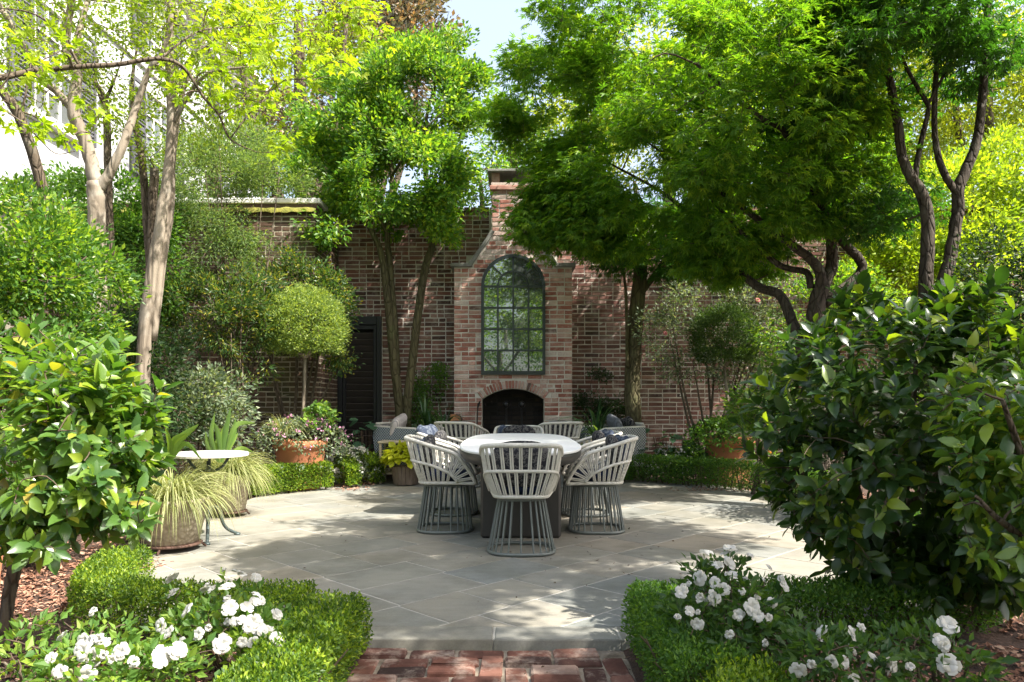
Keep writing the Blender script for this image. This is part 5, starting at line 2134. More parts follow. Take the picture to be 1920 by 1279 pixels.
# crape myrtles
d1 = 6.8
plant('crape_myrtle', 'pale smooth crape myrtle trunk that forks in a wide V', 'tree', gr(190, d1),
      [[(gr(192, d1, -.1), .125), (at(188, 700, d1), .11), (at(184, 520, d1), .098), (at(181, 400, d1), .10), (at(180, 345, d1), .10)],
       [(at(181, 350, d1), .085), (at(161, 269, d1), .08), (at(138, 208, d1 - .05), .075), (at(145, 134, d1), .055), (at(124, 95, d1 + .1), .05), (at(128, 45, d1 + .1), .045), (at(140, -40, d1), .04)],
       [(at(138, 208, d1 - .05), .05), (at(105, 170, d1 - .1), .045), (at(74, 145, d1 - .2), .042), (at(44, 87, d1 - .2), .035), (at(8, 25, d1 - .3), .03), (at(-30, -40, d1 - .3), .02)],
       [(at(184, 352, d1), .07), (at(205, 325, d1), .06), (at(229, 276, d1), .052), (at(255, 202, d1 + .1), .045), (at(279, 134, d1 + .1), .035), (at(300, 105, d1 + .1), .028), (at(336, 17, d1 + .2), .02)],
       [(at(146, 140, d1), .045), (at(146, 70, d1 + .2), .04), (at(165, 0, d1 + .3), .03)]],
      [ell(120, -40, 6.8, 220, 110, 1.0), ell(330, 60, 7.0, 120, 110, .7), ell(40, 60, 6.6, 110, 90, .5), ell(110, 170, 7.0, 120, 70, .6), ell(230, 190, 7.2, 80, 70, .5)], 190, .24, 42, .043, 'fold', LM['crape'], 'bark_pale', G_TREE, .25, 1.5, .2, seed=91, rs=.74, sides=12)
d2 = 7.2
plant('crape_myrtle', 'pale thick twin stemmed crape myrtle leaning out by the brick wall', 'tree', gr(268, d2),
      [[(gr(262, d2, -.1), .12), (at(270, 650, d2), .098), (at(284, 520, d2), .085), (at(306, 383, d2), .076), (at(322, 246, d2), .068), (at(317, 110, d2), .06), (at(322, 10, d2), .06), (at(330, -80, d2), .04)],
       [(at(284, 640, d2 + .06), .075), (at(303, 493, d2 + .08), .068), (at(319, 383, d2 + .1), .065), (at(322, 300, d2 + .1), .055), (at(340, 180, d2 + .2), .04), (at(372, 95, d2 + .3), .03), (at(420, 20, d2 + .4), .02)],
       [(at(322, 200, d2), .04), (at(350, 120, d2 + .1), .03), (at(400, 80, d2), .022), (at(440, 55, d2), .012)],
       [(at(319, 240, d2), .035), (at(375, 150, d2 - .1), .028), (at(430, 130, d2 - .2), .02), (at(500, 125, d2 - .2), .010)]],
      [ell(420, 60, 7.3, 150, 100, .8), ell(330, -60, 7.2, 200, 90, 1.0), ell(450, 170, 7.2, 90, 60, .5), ell(380, 190, 7.6, 100, 60, .6)], 175, .24, 42, .043, 'fold', LM['crape'], 'bark_pale', G_TREE, .25, 1.5, .2, seed=92, rs=.66, sides=12)
plant('crape_myrtle', 'thin grey crape myrtle stem just behind the wide V trunk', 'tree', gr(214, 7.4),
      [[(gr(216, 7.4, -.1), .07), (at(211, 600, 7.4), .06), (at(205, 427, 7.4), .055), (at(202, 300, 7.4), .05), (at(200, 218, 7.4), .048), (at(192, 180, 7.4), .05), (at(178, 150, 7.4), .03), (at(183, 110, 7.4), .02)],
       [(at(196, 190, 7.4), .03), (at(215, 150, 7.4), .012), (at(235, 90, 7.4), .006)]],
      [ell(205, 120, 7.4, 60, 80, .4)], 26, .15, 16, .045, 'fold', LM['crape'], 'bark_grey', G_TREE, .2, 1.5, .2, seed=93, rs=.74)
plant('crape_myrtle', 'brown crape myrtle stem with a cut stub beside the thick twin stems', 'tree', gr(285, 7.9),
      [[(gr(290, 7.9, -.1), .08), (at(284, 560, 7.9), .07), (at(276, 420, 7.9), .06), (at(266, 300, 7.9), .05), (at(252, 225, 7.9), .04), (at(248, 150, 7.9), .025), (at(262, 60, 7.9), .012)],
       [(at(282, 540, 7.9), .07), (at(286, 440, 7.85), .068), (at(287, 370, 7.85), .064), (at(290, 315, 7.85), .06)]],
      [ell(270, 250, 7.9, 60, 90, .4), ell(290, 300, 7.9, 25, 20, .2)], 34, .15, 16, .045, 'fold', LM['crape'], 'bark_grey', G_TREE, .2, 1.5, .2, seed=94, rs=.74)
plant('crape_myrtle', 'bent grey crape myrtle limb leaning in over the lit holly bush', 'tree', gr(110, 6.4),
      [[(gr(112, 6.4, -.1), .10), (at(105, 520, 6.4), .08), (at(84, 375, 6.4), .066), (at(60, 285, 6.3), .062), (at(33, 213, 6.2), .058), (at(2, 170, 6.2), .05), (at(-60, 110, 6.2), .04)],
       [(at(36, 216, 6.2), .03), (at(45, 190, 6.2), .012), (at(58, 120, 6.2), .006)]],
      [ell(-60, 90, 6.2, 90, 80, .5), ell(30, 180, 6.2, 50, 50, .3)], 28, .18, 18, .05, 'fold', LM['crape'], 'bark_grey', G_TREE, .2, 1.5, .2, seed=95, rs=.74)
# overhanging maple branch with large fresh leaves
tg = [at(x, y, d) for x, y, d in ((30, 60, 4.9), (20, 130, 4.8), (75, 115, 5), (88, 78, 5), (115, 95, 5.1), (80, 135, 5), (30, 230, 4.6), (60, 250, 4.6), (75, 240, 4.6), (120, 262, 4.7), (165, 200, 5), (185, 215, 5), (170, 250, 5),
      (320, 165, 5.6), (345, 180, 5.6), (395, 175, 5.7), (440, 200, 5.8), (465, 170, 5.8), (500, 215, 6), (540, 265, 6), (520, 280, 6), (410, 90, 5.8), (380, 60, 5.8))]
xr = np.random.default_rng(5)
for _ in range(44):
    tg.append(at(500 + xr.normal() * 85, 95 + xr.normal() * 65, 6.2 + xr.normal() * .4))
for _ in range(26):
    tg.append(at(650 + xr.normal() * 40, 50 + xr.normal() * 40, 6.8 + xr.normal() * .3))
dm = 5.3
plant('young_maple', 'long thin maple branch with big yellow green leaves crossing before the house', 'tree', (-5.6, 4.6, 0),
      [[(Vector((-5.6, 4.6, -.1)), .12), (Vector((-5.4, 4.7, 1.6)), .10), (Vector((-4.9, 4.8, 2.8)), .07), (at(-60, 152, 5.0), .045), (at(0, 146, 5.1), .036), (at(60, 134, 5.2), .033), (at(150, 125, dm), .03), (at(220, 121, 5.4), .028), (at(300, 110, 5.5), .026), (at(345, 128, 5.6), .022), (at(380, 180, 5.7), .019), (at(410, 215, 5.8), .016), (at(433, 262, 5.9), .012), (at(480, 285, 6), .006)],
       [(at(433, 258, 5.9), .011), (at(480, 200, 6.0), .009), (at(540, 165, 6.2), .007), (at(640, 135, 6.4), .004)],
       [(at(150, 125, dm), .018), (at(110, 60, 5.2), .014), (at(60, 25, 5.1), .010), (at(0, 15, 5.0), .006)],
       [(at(300, 110, 5.5), .016), (at(370, 60, 5.8), .012), (at(450, 50, 6.1), .009), (at(560, 40, 6.5), .006), (at(650, 30, 6.8), .004)],
       [(at(-60, 152, 5.0), .02), (at(0, 200, 4.7), .012), (at(45, 232, 4.6), .008), (at(75, 262, 4.6), .006), (at(105, 288, 4.7), .004), (at(140, 284, 4.75), .003)]],
      [], 0, .13, 9, .062, 'bigmaple', LM['maple_yellow'], 'bark_grey', None, targets=np.array([tuple(v) for v in tg]), upn=.75, droop=.35, centre=None, seed=96, rs=.6)

# evergreen with bright crown in front of the wall, left of the chimney
dl = 10.65
plant('evergreen_tree', 'bright leafed evergreen tree on slender trunks before the brick wall', 'tree', gr(757, dl),
      [[(gr(752, dl, -.1), .10), (at(750, 776, dl), .085), (at(737, 665, dl), .078), (at(727, 564, dl), .070), (at(716, 480, dl), .06), (at(690, 420, dl), .045), (at(650, 340, dl + .1), .03), (at(620, 250, dl + .2), .015)],
       [(at(744, 700, dl + .05), .07), (at(739, 600, dl + .06), .066), (at(731, 500, dl + .06), .06), (at(726, 430, dl), .05), (at(735, 330, dl), .04), (at(720, 200, dl + .2), .025), (at(735, 100, dl + .3), .01)],
       [(gr(764, dl, -.1), .095), (at(763, 776, dl), .084), (at(778, 640, dl), .075), (at(795, 514, dl), .07), (at(812, 445, dl), .06), (at(800, 340, dl), .045), (at(800, 220, dl + .3), .03), (at(840, 90, dl + .4), .01)],
       [(at(812, 450, dl), .035), (at(835, 345, dl - .1), .028), (at(868, 320, dl - .1), .018), (at(880, 285, dl), .008)],
       [(at(726, 440, dl), .03), (at(690, 370, dl - .2), .02), (at(640, 400, dl - .4), .010)],
       [(at(735, 330, dl), .03), (at(780, 260, dl - .4), .02), (at(830, 210, dl - .5), .01)]],
      [ell(745, 330, 10.5, 165, 80, .95), ell(665, 240, 10.7, 110, 105, 1.0), ell(775, 190, 10.9, 110, 105, 1.1), ell(735, 115, 11.0, 50, 45, .5), ell(838, 105, 11.1, 45, 55, .5), ell(850, 365, 10.3, 62, 45, .6), ell(610, 430, 10.0, 45, 28, .4), ell(838, 425, 10.2, 30, 28, .35), ell(600, 330, 10.5, 55, 90, .7), ell(880, 190, 11, 50, 70, .6), ell(760, 410, 10.4, 110, 30, .6)],
      860, .16, 66, .07, 'fold', LM['ligustrum'], 'bark_moss', None, .56, 2.1, .35, upn=.45, droop=-.1, flat=.75, seed=97, rs=.82)

# japanese maple
dj = 8.2
mp, _ = plant('maple_tree', 'spreading green maple with low curved limbs shading the dining table', 'tree', gr(1535, dj),
      [[(gr(1535, dj, -.1), .17), (at(1530, 700, dj), .14), (at(1528, 600, dj), .125), (at(1540, 540, dj), .11), (at(1560, 490, dj), .08), (at(1545, 400, dj - .3), .06), (at(1480, 260, dj - .8), .045), (at(1425, 220, dj - 1.0), .035), (at(1307, 121, dj - 1.2), .02)],
       [(at(1512, 690, dj), .085), (at(1490, 615, dj + .1), .078), (at(1464, 556, dj + .2), .07), (at(1431, 542, dj + .3), .066), (at(1405, 525, dj + .4), .06), (at(1375, 489, dj + .5), .052), (at(1346, 456, dj + .6), .046), (at(1315, 420, dj + .7), .038), (at(1240, 360, dj + .9), .026), (at(1150, 310, dj + 1.1), .016), (at(1040, 250, dj + 1.2), .008)],
       [(at(1538, 560, dj), .075), (at(1535, 505, dj - .1), .068), (at(1495, 467, dj - .2), .06), (at(1450, 435, dj - .2), .05), (at(1380, 380, dj - .2), .035), (at(1290, 320, dj), .022), (at(1190, 250, dj + .3), .010)],
       [(at(1520, 540, dj), .05), (at(1512, 511, dj), .046), (at(1468, 500, dj), .04), (at(1424, 467, dj), .036), (at(1391, 437, dj), .03), (at(1320, 360, dj + .2), .018), (at(1250, 300, dj + .4), .008)],
       [(at(1545, 570, dj), .08), (at(1616, 507, dj + .1), .07), (at(1582, 455, dj), .06), (at(1545, 420, dj), .052), (at(1515, 320, dj), .045), (at(1512, 218, dj), .038), (at(1470, 118, dj), .028), (at(1414, 34, dj), .018)],
       [(at(1512, 230, dj), .022), (at(1490, 150, dj - .3), .016), (at(1500, 60, dj - .4), .01)],
       [(at(1290, 320, dj), .018), (at(1250, 200, dj + .3), .014), (at(1180, 90, dj + .5), .007)]],
      [ell(1400, 190, 7.3, 230, 190, 1.4), ell(1190, 320, 8.7, 190, 110, 1.0), ell(1060, 190, 9.3, 135, 135, 1.0), *[ell(1030, 410, 9.2, 62, 62, .5)] * 2, *[ell(1075, 370, 9.2, 85, 75, .6)] * 2, ell(1100, 400, 9.1, 90, 60, .6), ell(1330, 470, 8.8, 110, 50, .6), ell(1560, 330, 8.0, 110, 150, 1.0), ell(1210, 70, 8.7, 220, 120, 1.2), ell(1225, 440, 8.9, 160, 48, .7), ell(1330, 500, 9.0, 70, 40, .5), ell(1430, 380, 8.0, 150, 90, 1.0), ell(935, 230, 9.8, 45, 55, .5), ell(1560, 130, 7.2, 120, 130, 1.0), ell(1450, 300, 10.3, 160, 90, .6), ell(1570, 320, 10.2, 120, 100, .6), ell(1390, 400, 10.3, 110, 50, .5)],
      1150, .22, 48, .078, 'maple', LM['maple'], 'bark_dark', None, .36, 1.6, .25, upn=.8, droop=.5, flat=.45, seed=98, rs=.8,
      extra=([ell(1020, 425, 9.2, 62, 55, .45), ell(1075, 370, 9.2, 80, 75, .5), ell(1065, 310, 9.4, 70, 50, .4), ell(1120, 440, 9.1, 70, 45, .4), ell(1400, 480, 8.6, 90, 40, .5), ell(1015, 360, 9.2, 28, 50, .3)], 135))

# twin trunk tree whose canopy reaches back over the front beds
dt = 7.0
plant('maple_tree', 'dark maple with two bare forking trunks against the sunny hedge', 'tree', gr(1752, dt),
      [[(gr(1745, dt, -.1), .14), (at(1738, 640, dt), .12), (at(1736, 520, dt), .105), (at(1740, 420, dt), .098), (at(1728, 365, dt), .09), (at(1697, 310, dt), .075), (at(1684, 240, dt), .07), (at(1668, 150, dt), .062), (at(1640, 62, dt), .055), (at(1600, 20, dt), .045), (at(1540, -60, dt), .03)],
       [(at(1714, 350, dt), .045), (at(1722, 290, dt), .042), (at(1740, 210, dt), .036), (at(1736, 190, dt), .034), (at(1692, 110, dt), .026), (at(1672, 20, dt), .02), (at(1668, -60, dt), .012)],
       [(at(1738, 200, dt), .028), (at(1765, 150, dt), .023), (at(1800, 90, dt), .018), (at(1840, 30, dt), .012)],
       [(gr(1768, dt, -.1), .13), (at(1762, 600, dt), .11), (at(1782, 480, dt), .095), (at(1796, 400, dt), .09), (at(1798, 352, dt), .088), (at(1830, 270, dt), .07), (at(1843, 170, dt), .062), (at(1850, 50, dt), .055), (at(1860, -60, dt), .04)],
       [(at(1795, 365, dt), .055), (at(1768, 320, dt), .055), (at(1754, 265, dt), .046), (at(1752, 200, dt), .042), (at(1758, 100, dt), .036), (at(1768, 0, dt - .3), .03), (Vector((3.6, 5.6, 5.0)), .03), (Vector((3.3, 4.6, 5.2)), .022), (Vector((2.9, 3.6, 5.2)), .012)],
       [(at(1685, 100, dt), .02), (Vector((3.0, 6.2, 4.6)), .02), (Vector((2.6, 5.0, 4.8)), .012)]],
      [ell(1690, 10, 6.8, 210, 90, .9), ell(1760, 120, 7.2, 130, 60, .7), ((3.6, 4.5, 5.0), (1.15, 1.0, .5)), ((3.2, 2.5, 4.9), (.8, .6, .35)), ((2.9, 2.9, 5.0), (.8, .6, .35)), ((2.6, 3.1, 4.9), (1.3, 1.1, .5)), ((4.1, 4.2, 4.8), (.9, .8, .5)), ((1.9, 4.2, 5.1), (.7, .9, .4)), ((2.6, 1.9, 4.9), (1.0, .8, .5)), ell(1600, 90, 6.6, 90, 110, .6), ell(1650, 400, 7.6, 60, 60, .4)],
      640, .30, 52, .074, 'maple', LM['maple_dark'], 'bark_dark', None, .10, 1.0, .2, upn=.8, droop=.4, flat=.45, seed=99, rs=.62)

plant('maple_tree', 'maple beyond the picture edge whose canopy shades the front azaleas', 'tree', (5.6, 1.6, 0),
      [[(Vector((5.6, 1.6, -.1)), .16), (Vector((5.5, 1.6, 1.8)), .13), (Vector((5.1, 1.5, 3.4)), .09), (Vector((4.5, 1.3, 4.7)), .04)],
       [(Vector((5.3, 1.55, 2.8)), .07), (Vector((5.6, 1.5, 4.0)), .05), (Vector((5.7, 1.2, 4.8)), .02)],
       [(Vector((5.2, 1.5, 3.2)), .06), (Vector((4.4, .4, 4.4)), .04), (Vector((3.8, -.2, 4.9)), .02)]],
      [((4.5, 1.0, 4.9), (1.3, .95, .5)), ((5.6, 1.2, 4.9), (1.0, .8, .55)), ((3.9, .3, 4.9), (.9, .8, .4)), ((3.75, 2.75, 4.9), (.6, .45, .3)), ((3.75, 2.75, 4.9), (.6, .45, .3))],
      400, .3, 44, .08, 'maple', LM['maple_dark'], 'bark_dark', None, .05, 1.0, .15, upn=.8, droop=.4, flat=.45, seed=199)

# mossy trunk by the wall
dk = 10.55
plant('mossy_tree', 'straight mossy tree trunk standing against the brick wall beside the armchair', 'tree', gr(1192, dk),
      [[(gr(1192, dk, -.1), .18), (at(1188, 800, dk), .155), (at(1186, 700, dk), .145), (at(1192, 600, dk), .14), (at(1200, 520, dk), .13), (at(1204, 465, dk), .10), (at(1195, 400, dk), .06), (at(1190, 340, dk), .03)],
       [(at(1206, 545, dk), .06), (at(1235, 505, dk), .05), (at(1262, 470, dk), .04), (at(1290, 430, dk), .02)],
       [(at(1176, 690, dk - .1), .035), (at(1174, 560, dk - .1), .03), (at(1164, 480, dk - .1), .02), (at(1150, 430, dk - .1), .01)]],
      [ell(1210, 430, 10.3, 130, 55, .6), ell(1160, 480, 10.3, 40, 40, .3), ell(1260, 490, 10.3, 40, 40, .3)], 110, .24, 44, .07, 'maple', LM['maple_dark'], 'bark_moss', None, .1, 1.2, .2, upn=.8, droop=.5, flat=.5, seed=100, rs=.78)

# ------------------------------------------------------------------ shrubs and plants in the beds
def shrub(name, label, px, d, ells, n, cr, per, size, tp, lm, seed, group=None, nst=5, bark='bark_grey', gap=.2, gs=1.8, cat='shrub', upn=.5, shell=.4, rad=.016, droop=.0):
    r = np.random.default_rng(seed)
    b = gr(px, d)
    limbs = []
    for k in range(nst):
        e = ells[k % len(ells)]
        tip = Vector(e[0]) + Vector((r.uniform(-.4, .4) * e[1][0], r.uniform(-.4, .4) * e[1][1], r.uniform(-.3, .4) * e[1][2]))
        limbs.append([(b + Vector((r.uniform(-.12, .12), r.uniform(-.08, .08), -.05)), rad), (b.lerp(tip, .5) + Vector((r.uniform(-.08, .08), 0, .05)), rad * .75), (tip, rad * .3)])
    return plant(name, label, cat, b, limbs, ells, n, cr, per, size, tp, lm, bark, group, gap, gs, shell, upn=upn, droop=droop, flat=.8, seed=seed, trunk='stem')


shrub('holly_bush', 'big rounded holly bush lit yellow green on top beside the pale trunks', 60, 5.5, [ell(35, 440, 5.5, 110, 95, .7), ell(120, 520, 5.4, 88, 85, .6), ell(-40, 460, 5.5, 110, 130, .7), ell(60, 620, 5.5, 140, 120, .6)], 430, .125, 64, .044, 'fold', LM['holly'], 110, nst=7, gap=.16, droop=-.3, shell=.55)
shrub('evergreen_shrub', 'tall mid green evergreen behind the crape myrtle trunks', 220, 8.5, [ell(190, 410, 8.6, 120, 85, .6), ell(250, 520, 8.7, 95, 140, .5), ell(120, 380, 8.8, 90, 60, .5), ell(270, 420, 8.9, 60, 60, .4)], 330, .16, 56, .055, 'fold', LM['boxwood_dark_shade'], 111, nst=7, gap=.3)
shrub('wax_myrtle', 'airy fine leafed shrub reaching above the mossy wall', 430, 9.2, [ell(430, 390, 9.2, 100, 120, .55), ell(510, 330, 9.3, 70, 70, .5), ell(350, 340, 9.1, 70, 90, .5), ell(400, 480, 9.1, 90, 70, .45), ell(440, 280, 9.4, 80, 50, .4)], 360, .13, 60, .048, 'narrow', LM['fine'], 112, nst=7, gap=.42, shell=.25)
shrub('nandina', 'dark spreading shrub with yellow tips before the mossy wall', 430, 8.9, [ell(385, 575, 8.9, 95, 60, .5), ell(440, 610, 8.8, 80, 60, .4), ell(470, 540, 9.0, 60, 40, .4), ell(330, 620, 8.7, 50, 40, .35), ell(470, 690, 8.8, 40, 30, .3)], 230, .12, 40, .06, 'narrow', LM['nandina'], 113, nst=8, gap=.3)
shrub('camellia_bush', 'dark bush with sunny shoots right behind the ball topiary', 560, 9.65, [ell(560, 530, 9.6, 80, 45, .22), ell(620, 570, 9.6, 45, 60, .2), ell(500, 560, 9.6, 60, 60, .22), ell(640, 660, 9.45, 18, 40, .2), ell(545, 495, 9.6, 20, 30, .15)], 190, .14, 42, .045, 'fold', LM['nandina'], 114, nst=8, gap=.2, rad=.025)
shrub('low_shrub', 'low grey green shrub catching light under the dark spreading shrub', 370, 8.2, [ell(380, 745, 8.1, 85, 50, .4), ell(330, 780, 7.9, 60, 50, .35), ell(430, 790, 8.2, 50, 50, .35)], 150, .14, 36, .055, 'fold', LM['variegated'], 115, nst=6, gap=.1)
shrub('dark_shrub', 'deep green shrub in shadow behind the sunlit camellia', 270, 7.6, [ell(290, 690, 7.6, 60, 90, .4), ell(200, 660, 7.4, 80, 90, .5), ell(250, 800, 7.2, 110, 80, .5)], 190, .17, 40, .05, 'fold', LM['dark'], 116, nst=6, gap=.1)
shrub('dark_shrub', 'shadowy shrub at the picture edge between holly bush and camellia', 60, 4.9, [ell(40, 700, 4.9, 130, 90, .5), ell(100, 830, 4.7, 120, 90, .5)], 170, .15, 40, .045, 'fold', LM['boxwood_dark_shade'], 117, nst=6, gap=.1)
shrub('sasanqua', 'open twiggy camellia with grey green leaves and red flowers against the wall', 1330, 10.0, [ell(1240, 620, 9.9, 55, 45, .35), ell(1310, 590, 10.0, 90, 65, .4), ell(1410, 560, 10.0, 70, 55, .4), ell(1440, 640, 9.8, 60, 70, .4), ell(1290, 680, 9.8, 70, 30, .35), ell(1390, 700, 9.9, 60, 40, .3)], 260, .14, 30, .045, 'fold', LM['variegated'], 118, nst=9, gap=.3, rad=.022)
sq = bpy.data.objects['sasanqua']
for fx, fy_ in ((1421, 563), (1247, 625)):
    o = bpy.data.objects.new('flower', FM[0].copy())
    o.data.materials.clear()
    o.data.materials.append(LM['red'])
    COL.objects.link(o)
    o.parent = sq
    orient(o, at(fx, fy_, 9.55) - sq.location, (.1, -1, .2), .032, 1)
shrub('sunny_hedge_bush', 'tall bright yellow green bush beyond the two forking trunks', 1810, 10.6, [ell(1800, 400, 10.6, 170, 95, .8), ell(1700, 480, 10.4, 90, 80, .6), ell(1880, 330, 10.8, 90, 80, .7), ell(1620, 560, 10.2, 60, 70, .5), ell(1850, 520, 10.4, 150, 120, .7)], 520, .17, 60, .07, 'fold', LM['hedge_bright'], 119, nst=8, gap=.15, shell=.5)
shrub('dark_shrub', 'near black green shrub at the picture edge above the camellia leaves', 1900, 6.2, [ell(1900, 500, 6.2, 65, 90, .5), ell(1960, 600, 6.1, 90, 160, .6), ell(1850, 640, 6.2, 80, 80, .5)], 210, .16, 46, .042, 'fold', LM['dark'], 120, nst=6, gap=.1)
shrub('dark_shrub', 'dark shrub mass hidden behind the large camellia by the patio', 1650, 6.6, [ell(1620, 800, 6.8, 120, 110, .6), ell(1760, 760, 6.6, 140, 150, .7)], 200, .2, 40, .055, 'fold', LM['dark'], 121, nst=6, gap=.05)
shrub('lime_shrub', 'small lime green shrub between the maple limbs and the wall', 1570, 9.0, [ell(1600, 560, 9.0, 60, 60, .4), ell(1500, 520, 9.6, 40, 40, .3), ell(1480, 640, 9.0, 60, 50, .4)], 110, .15, 34, .05, 'fold', LM['ligustrum'], 122, nst=5)
shrub('gardenia', 'leafy shrub with pale sunlit leaves behind the half hidden terracotta pot', 1420, 8.6, [ell(1420, 760, 8.7, 55, 45, .3), ell(1450, 700, 8.6, 40, 40, .3)], 90, .13, 32, .06, 'fold', LM['azalea'], 123, nst=5)

# strap leaved plants either side of the fireplace
for (nm, lab, px, zb, d, n, ln, wd, lm, rise, sd_, st) in (
        ('strap_plant', 'tall dark strap leaved plant between the slender trunks and the firewood', 798, .78, 10.45, 46, .74, .020, 'strap', (R(10), R(85)), 131, True),
        ('strap_plant', 'dark strap leaved plant touching the fireplace bricks above the firewood', 833, .72, 10.35, 46, .72, .020, 'strap', (R(10), R(85)), 132, True),
        ('strap_plant', 'upright dark strap leaved plant beside the mossy trunk', 1118, .55, 10.6, 56, .82, .020, 'strap', (R(45), R(88)), 133, True),
        ('strap_plant', 'pale green strap leaved plant arching over the armchair with dark pillows', 1128, .52, 10.5, 50, .50, .020, 'pale_strap', (R(25), R(80)), 134, False)):
    t = thing(nm, lab, 'plant', gr(px, d), group='strap leaved plants by the fireplace')
    r = np.random.default_rng(sd_)
    part(t, 'stem', tube([(0, 0, -.05), (.02, 0, zb * .5), (0, 0, zb)], .03, 8), M['bark_grey'], True)
    for k in range(n):
        V, Fc = blades((0, 0, zb - (.25 * r.random() if st else .05)), 1, ln, rise, .02, wd, 6, .95, .03, sd_ * 100 + k)
        part(t, 'leaf', (V, Fc), LM[lm])
shrub('fern_mass', 'soft green shrub on the wall behind the tall strap leaves', 810, 10.95, [ell(810, 715, 10.95, 38, 32, .15), ell(790, 770, 10.9, 30, 50, .15)], 80, .10, 34, .04, 'fold', LM['boxwood_dark_shade'], 135, nst=4)
shrub('fern_mass', 'dark shrub on the wall behind the upright strap leaves', 1125, 11.0, [ell(1120, 740, 11.0, 40, 45, .12), ell(1150, 770, 10.9, 30, 35, .12)], 80, .10, 34, .04, 'fold', LM['dark'], 136, nst=4)


def big_leaves(name, label, base, n, ln, size, tp, lm, seed, hmin, hmax, spread, cat='plant', group=None, upn=.7):
    t = thing(name, label, cat, base, group=group)
    r = np.random.default_rng(seed)
    for k in range(n):
        a = r.random() * 6.28
        rr = spread * math.sqrt(r.random())
        p = np.array((math.cos(a) * rr, math.sin(a) * rr, r.uniform(hmin, hmax)))
        d = np.array((math.cos(a), math.sin(a), r.uniform(-.5, .2)))
        V, T = leaf_mesh(p[None], d[None], np.array([(r.normal() * .3, -.5 + r.normal() * .3, upn)]), [size * r.uniform(.7, 1.2)], tp)
        lf = part(t, 'leaf', (V, T), LM[lm])
    mb = MB()
    for k in range(n):
        a = r.random() * 6.28
        mb.tube([(0, 0, -.03), (math.cos(a) * spread * .4, math.sin(a) * spread * .4, hmin * .7), (math.cos(a) * spread * .7, math.sin(a) * spread * .7, hmax * .8)], [.005, .004, .003], 4, False)
    part(t, 'stems', mb, M['twig'], kind='stuff')
    return t


big_leaves('hydrangea', 'big soft round leaves low in front of the louvered door', gr(688, 10.3), 26, 0, .20, 'round', 'hosta', 141, .35, .85, .26)
big_leaves('pale_leaf_plant', 'pale broad leaves showing above the woven armchair back', gr(800, 10.7), 14, 0, .22, 'oval', 'pale_strap', 142, .55, .85, .22)
big_leaves('leafy_perennial', 'broad leaved plant at the wall beyond the white bedding flowers', gr(1255, 10.2), 24, 0, .2, 'oval', 'hosta', 143, .3, .75, .32)


def bedding(label, px, d, rx, ry, seed, lm, nf):
    c = gr(px, d)
    t = thing('bedding_flowers', label, 'flowers', c, group='white bedding flowers')
    r = np.random.default_rng(seed)
    n = 260
    a, q = r.random(n) * 6.28, np.sqrt(r.random(n))
    C = np.stack((c.x + np.cos(a) * q * rx, c.y + np.sin(a) * q * ry, .12 + .36 * (1 - q ** 2) * r.uniform(.6, 1, n)), axis=1)
    V, T = clump_leaves(C, .06, 8, .045, 'fold', .8, 0, .5)
    part(t, 'foliage', (V, T), lm, False, True, kind='stuff')
    fi_ = r.choice(n, nf)
    V, T = clump_leaves(C[fi_] + np.array((0, -.04, .06)), .02, 5, .034, 'round', 1, 0, .4)
    part(t, 'blossoms', (V, T), M['white_petal'], False, True, kind='stuff')
    return t


bedding('white bedding flowers in sun between the terracotta pot and the louvered door', 655, 9.75, .42, .34, 151, LM['variegated'], 130)
bedding('white bedding flowers in shade behind the long dark box hedge', 1258, 9.95, .34, .3, 152, LM['azalea_shaded'], 46)
bedding('sparse white bedding flowers in shade beside the half hidden terracotta pot', 1300, 9.7, .3, .25, 153, LM['azalea_shaded'], 14)

# aspidistra by the bistro table: each long leaf is built by hand
asp = thing('aspidistra', 'tall broad upright leaves behind the marble bistro table', 'plant', gr(415, 6.55), group='aspidistras by the bistro table')
asp2 = thing('aspidistra', 'long leaning blade leaves sweeping up before the marble table edge', 'plant', gr(318, 5.3), group='aspidistras by the bistro table')


def blade_leaf(parent, pts, w):
    P = smooth_line([tuple(p) for p in pts], 5)
    n_ = len(P)
    V, Fc = [], []
    T_ = np.gradient(P, axis=0)
    for i in range(n_):
        t = i / (n_ - 1)
        ww = w * (math.sin(math.pi * min(1, t * .93 + .05)) ** .75) * (1 if t > .3 else .25 + .75 * t / .3)
        tt = T_[i] / np.linalg.norm(T_[i])
        s = np.cross(tt, (.25, 1.0, .1))
        s /= np.linalg.norm(s)
        nn = np.cross(s, tt)
        V += [tuple(P[i] - s * ww + nn * ww * .25), tuple(P[i]), tuple(P[i] + s * ww + nn * ww * .25)]
    for i in range(n_ - 1):
        b = 3 * i
        Fc += [(b, b + 1, b + 4, b + 3), (b + 1, b + 2, b + 5, b + 4)]
    part(parent, 'leaf', (np.array(V), Fc), LM['aspidistra'], True, True)


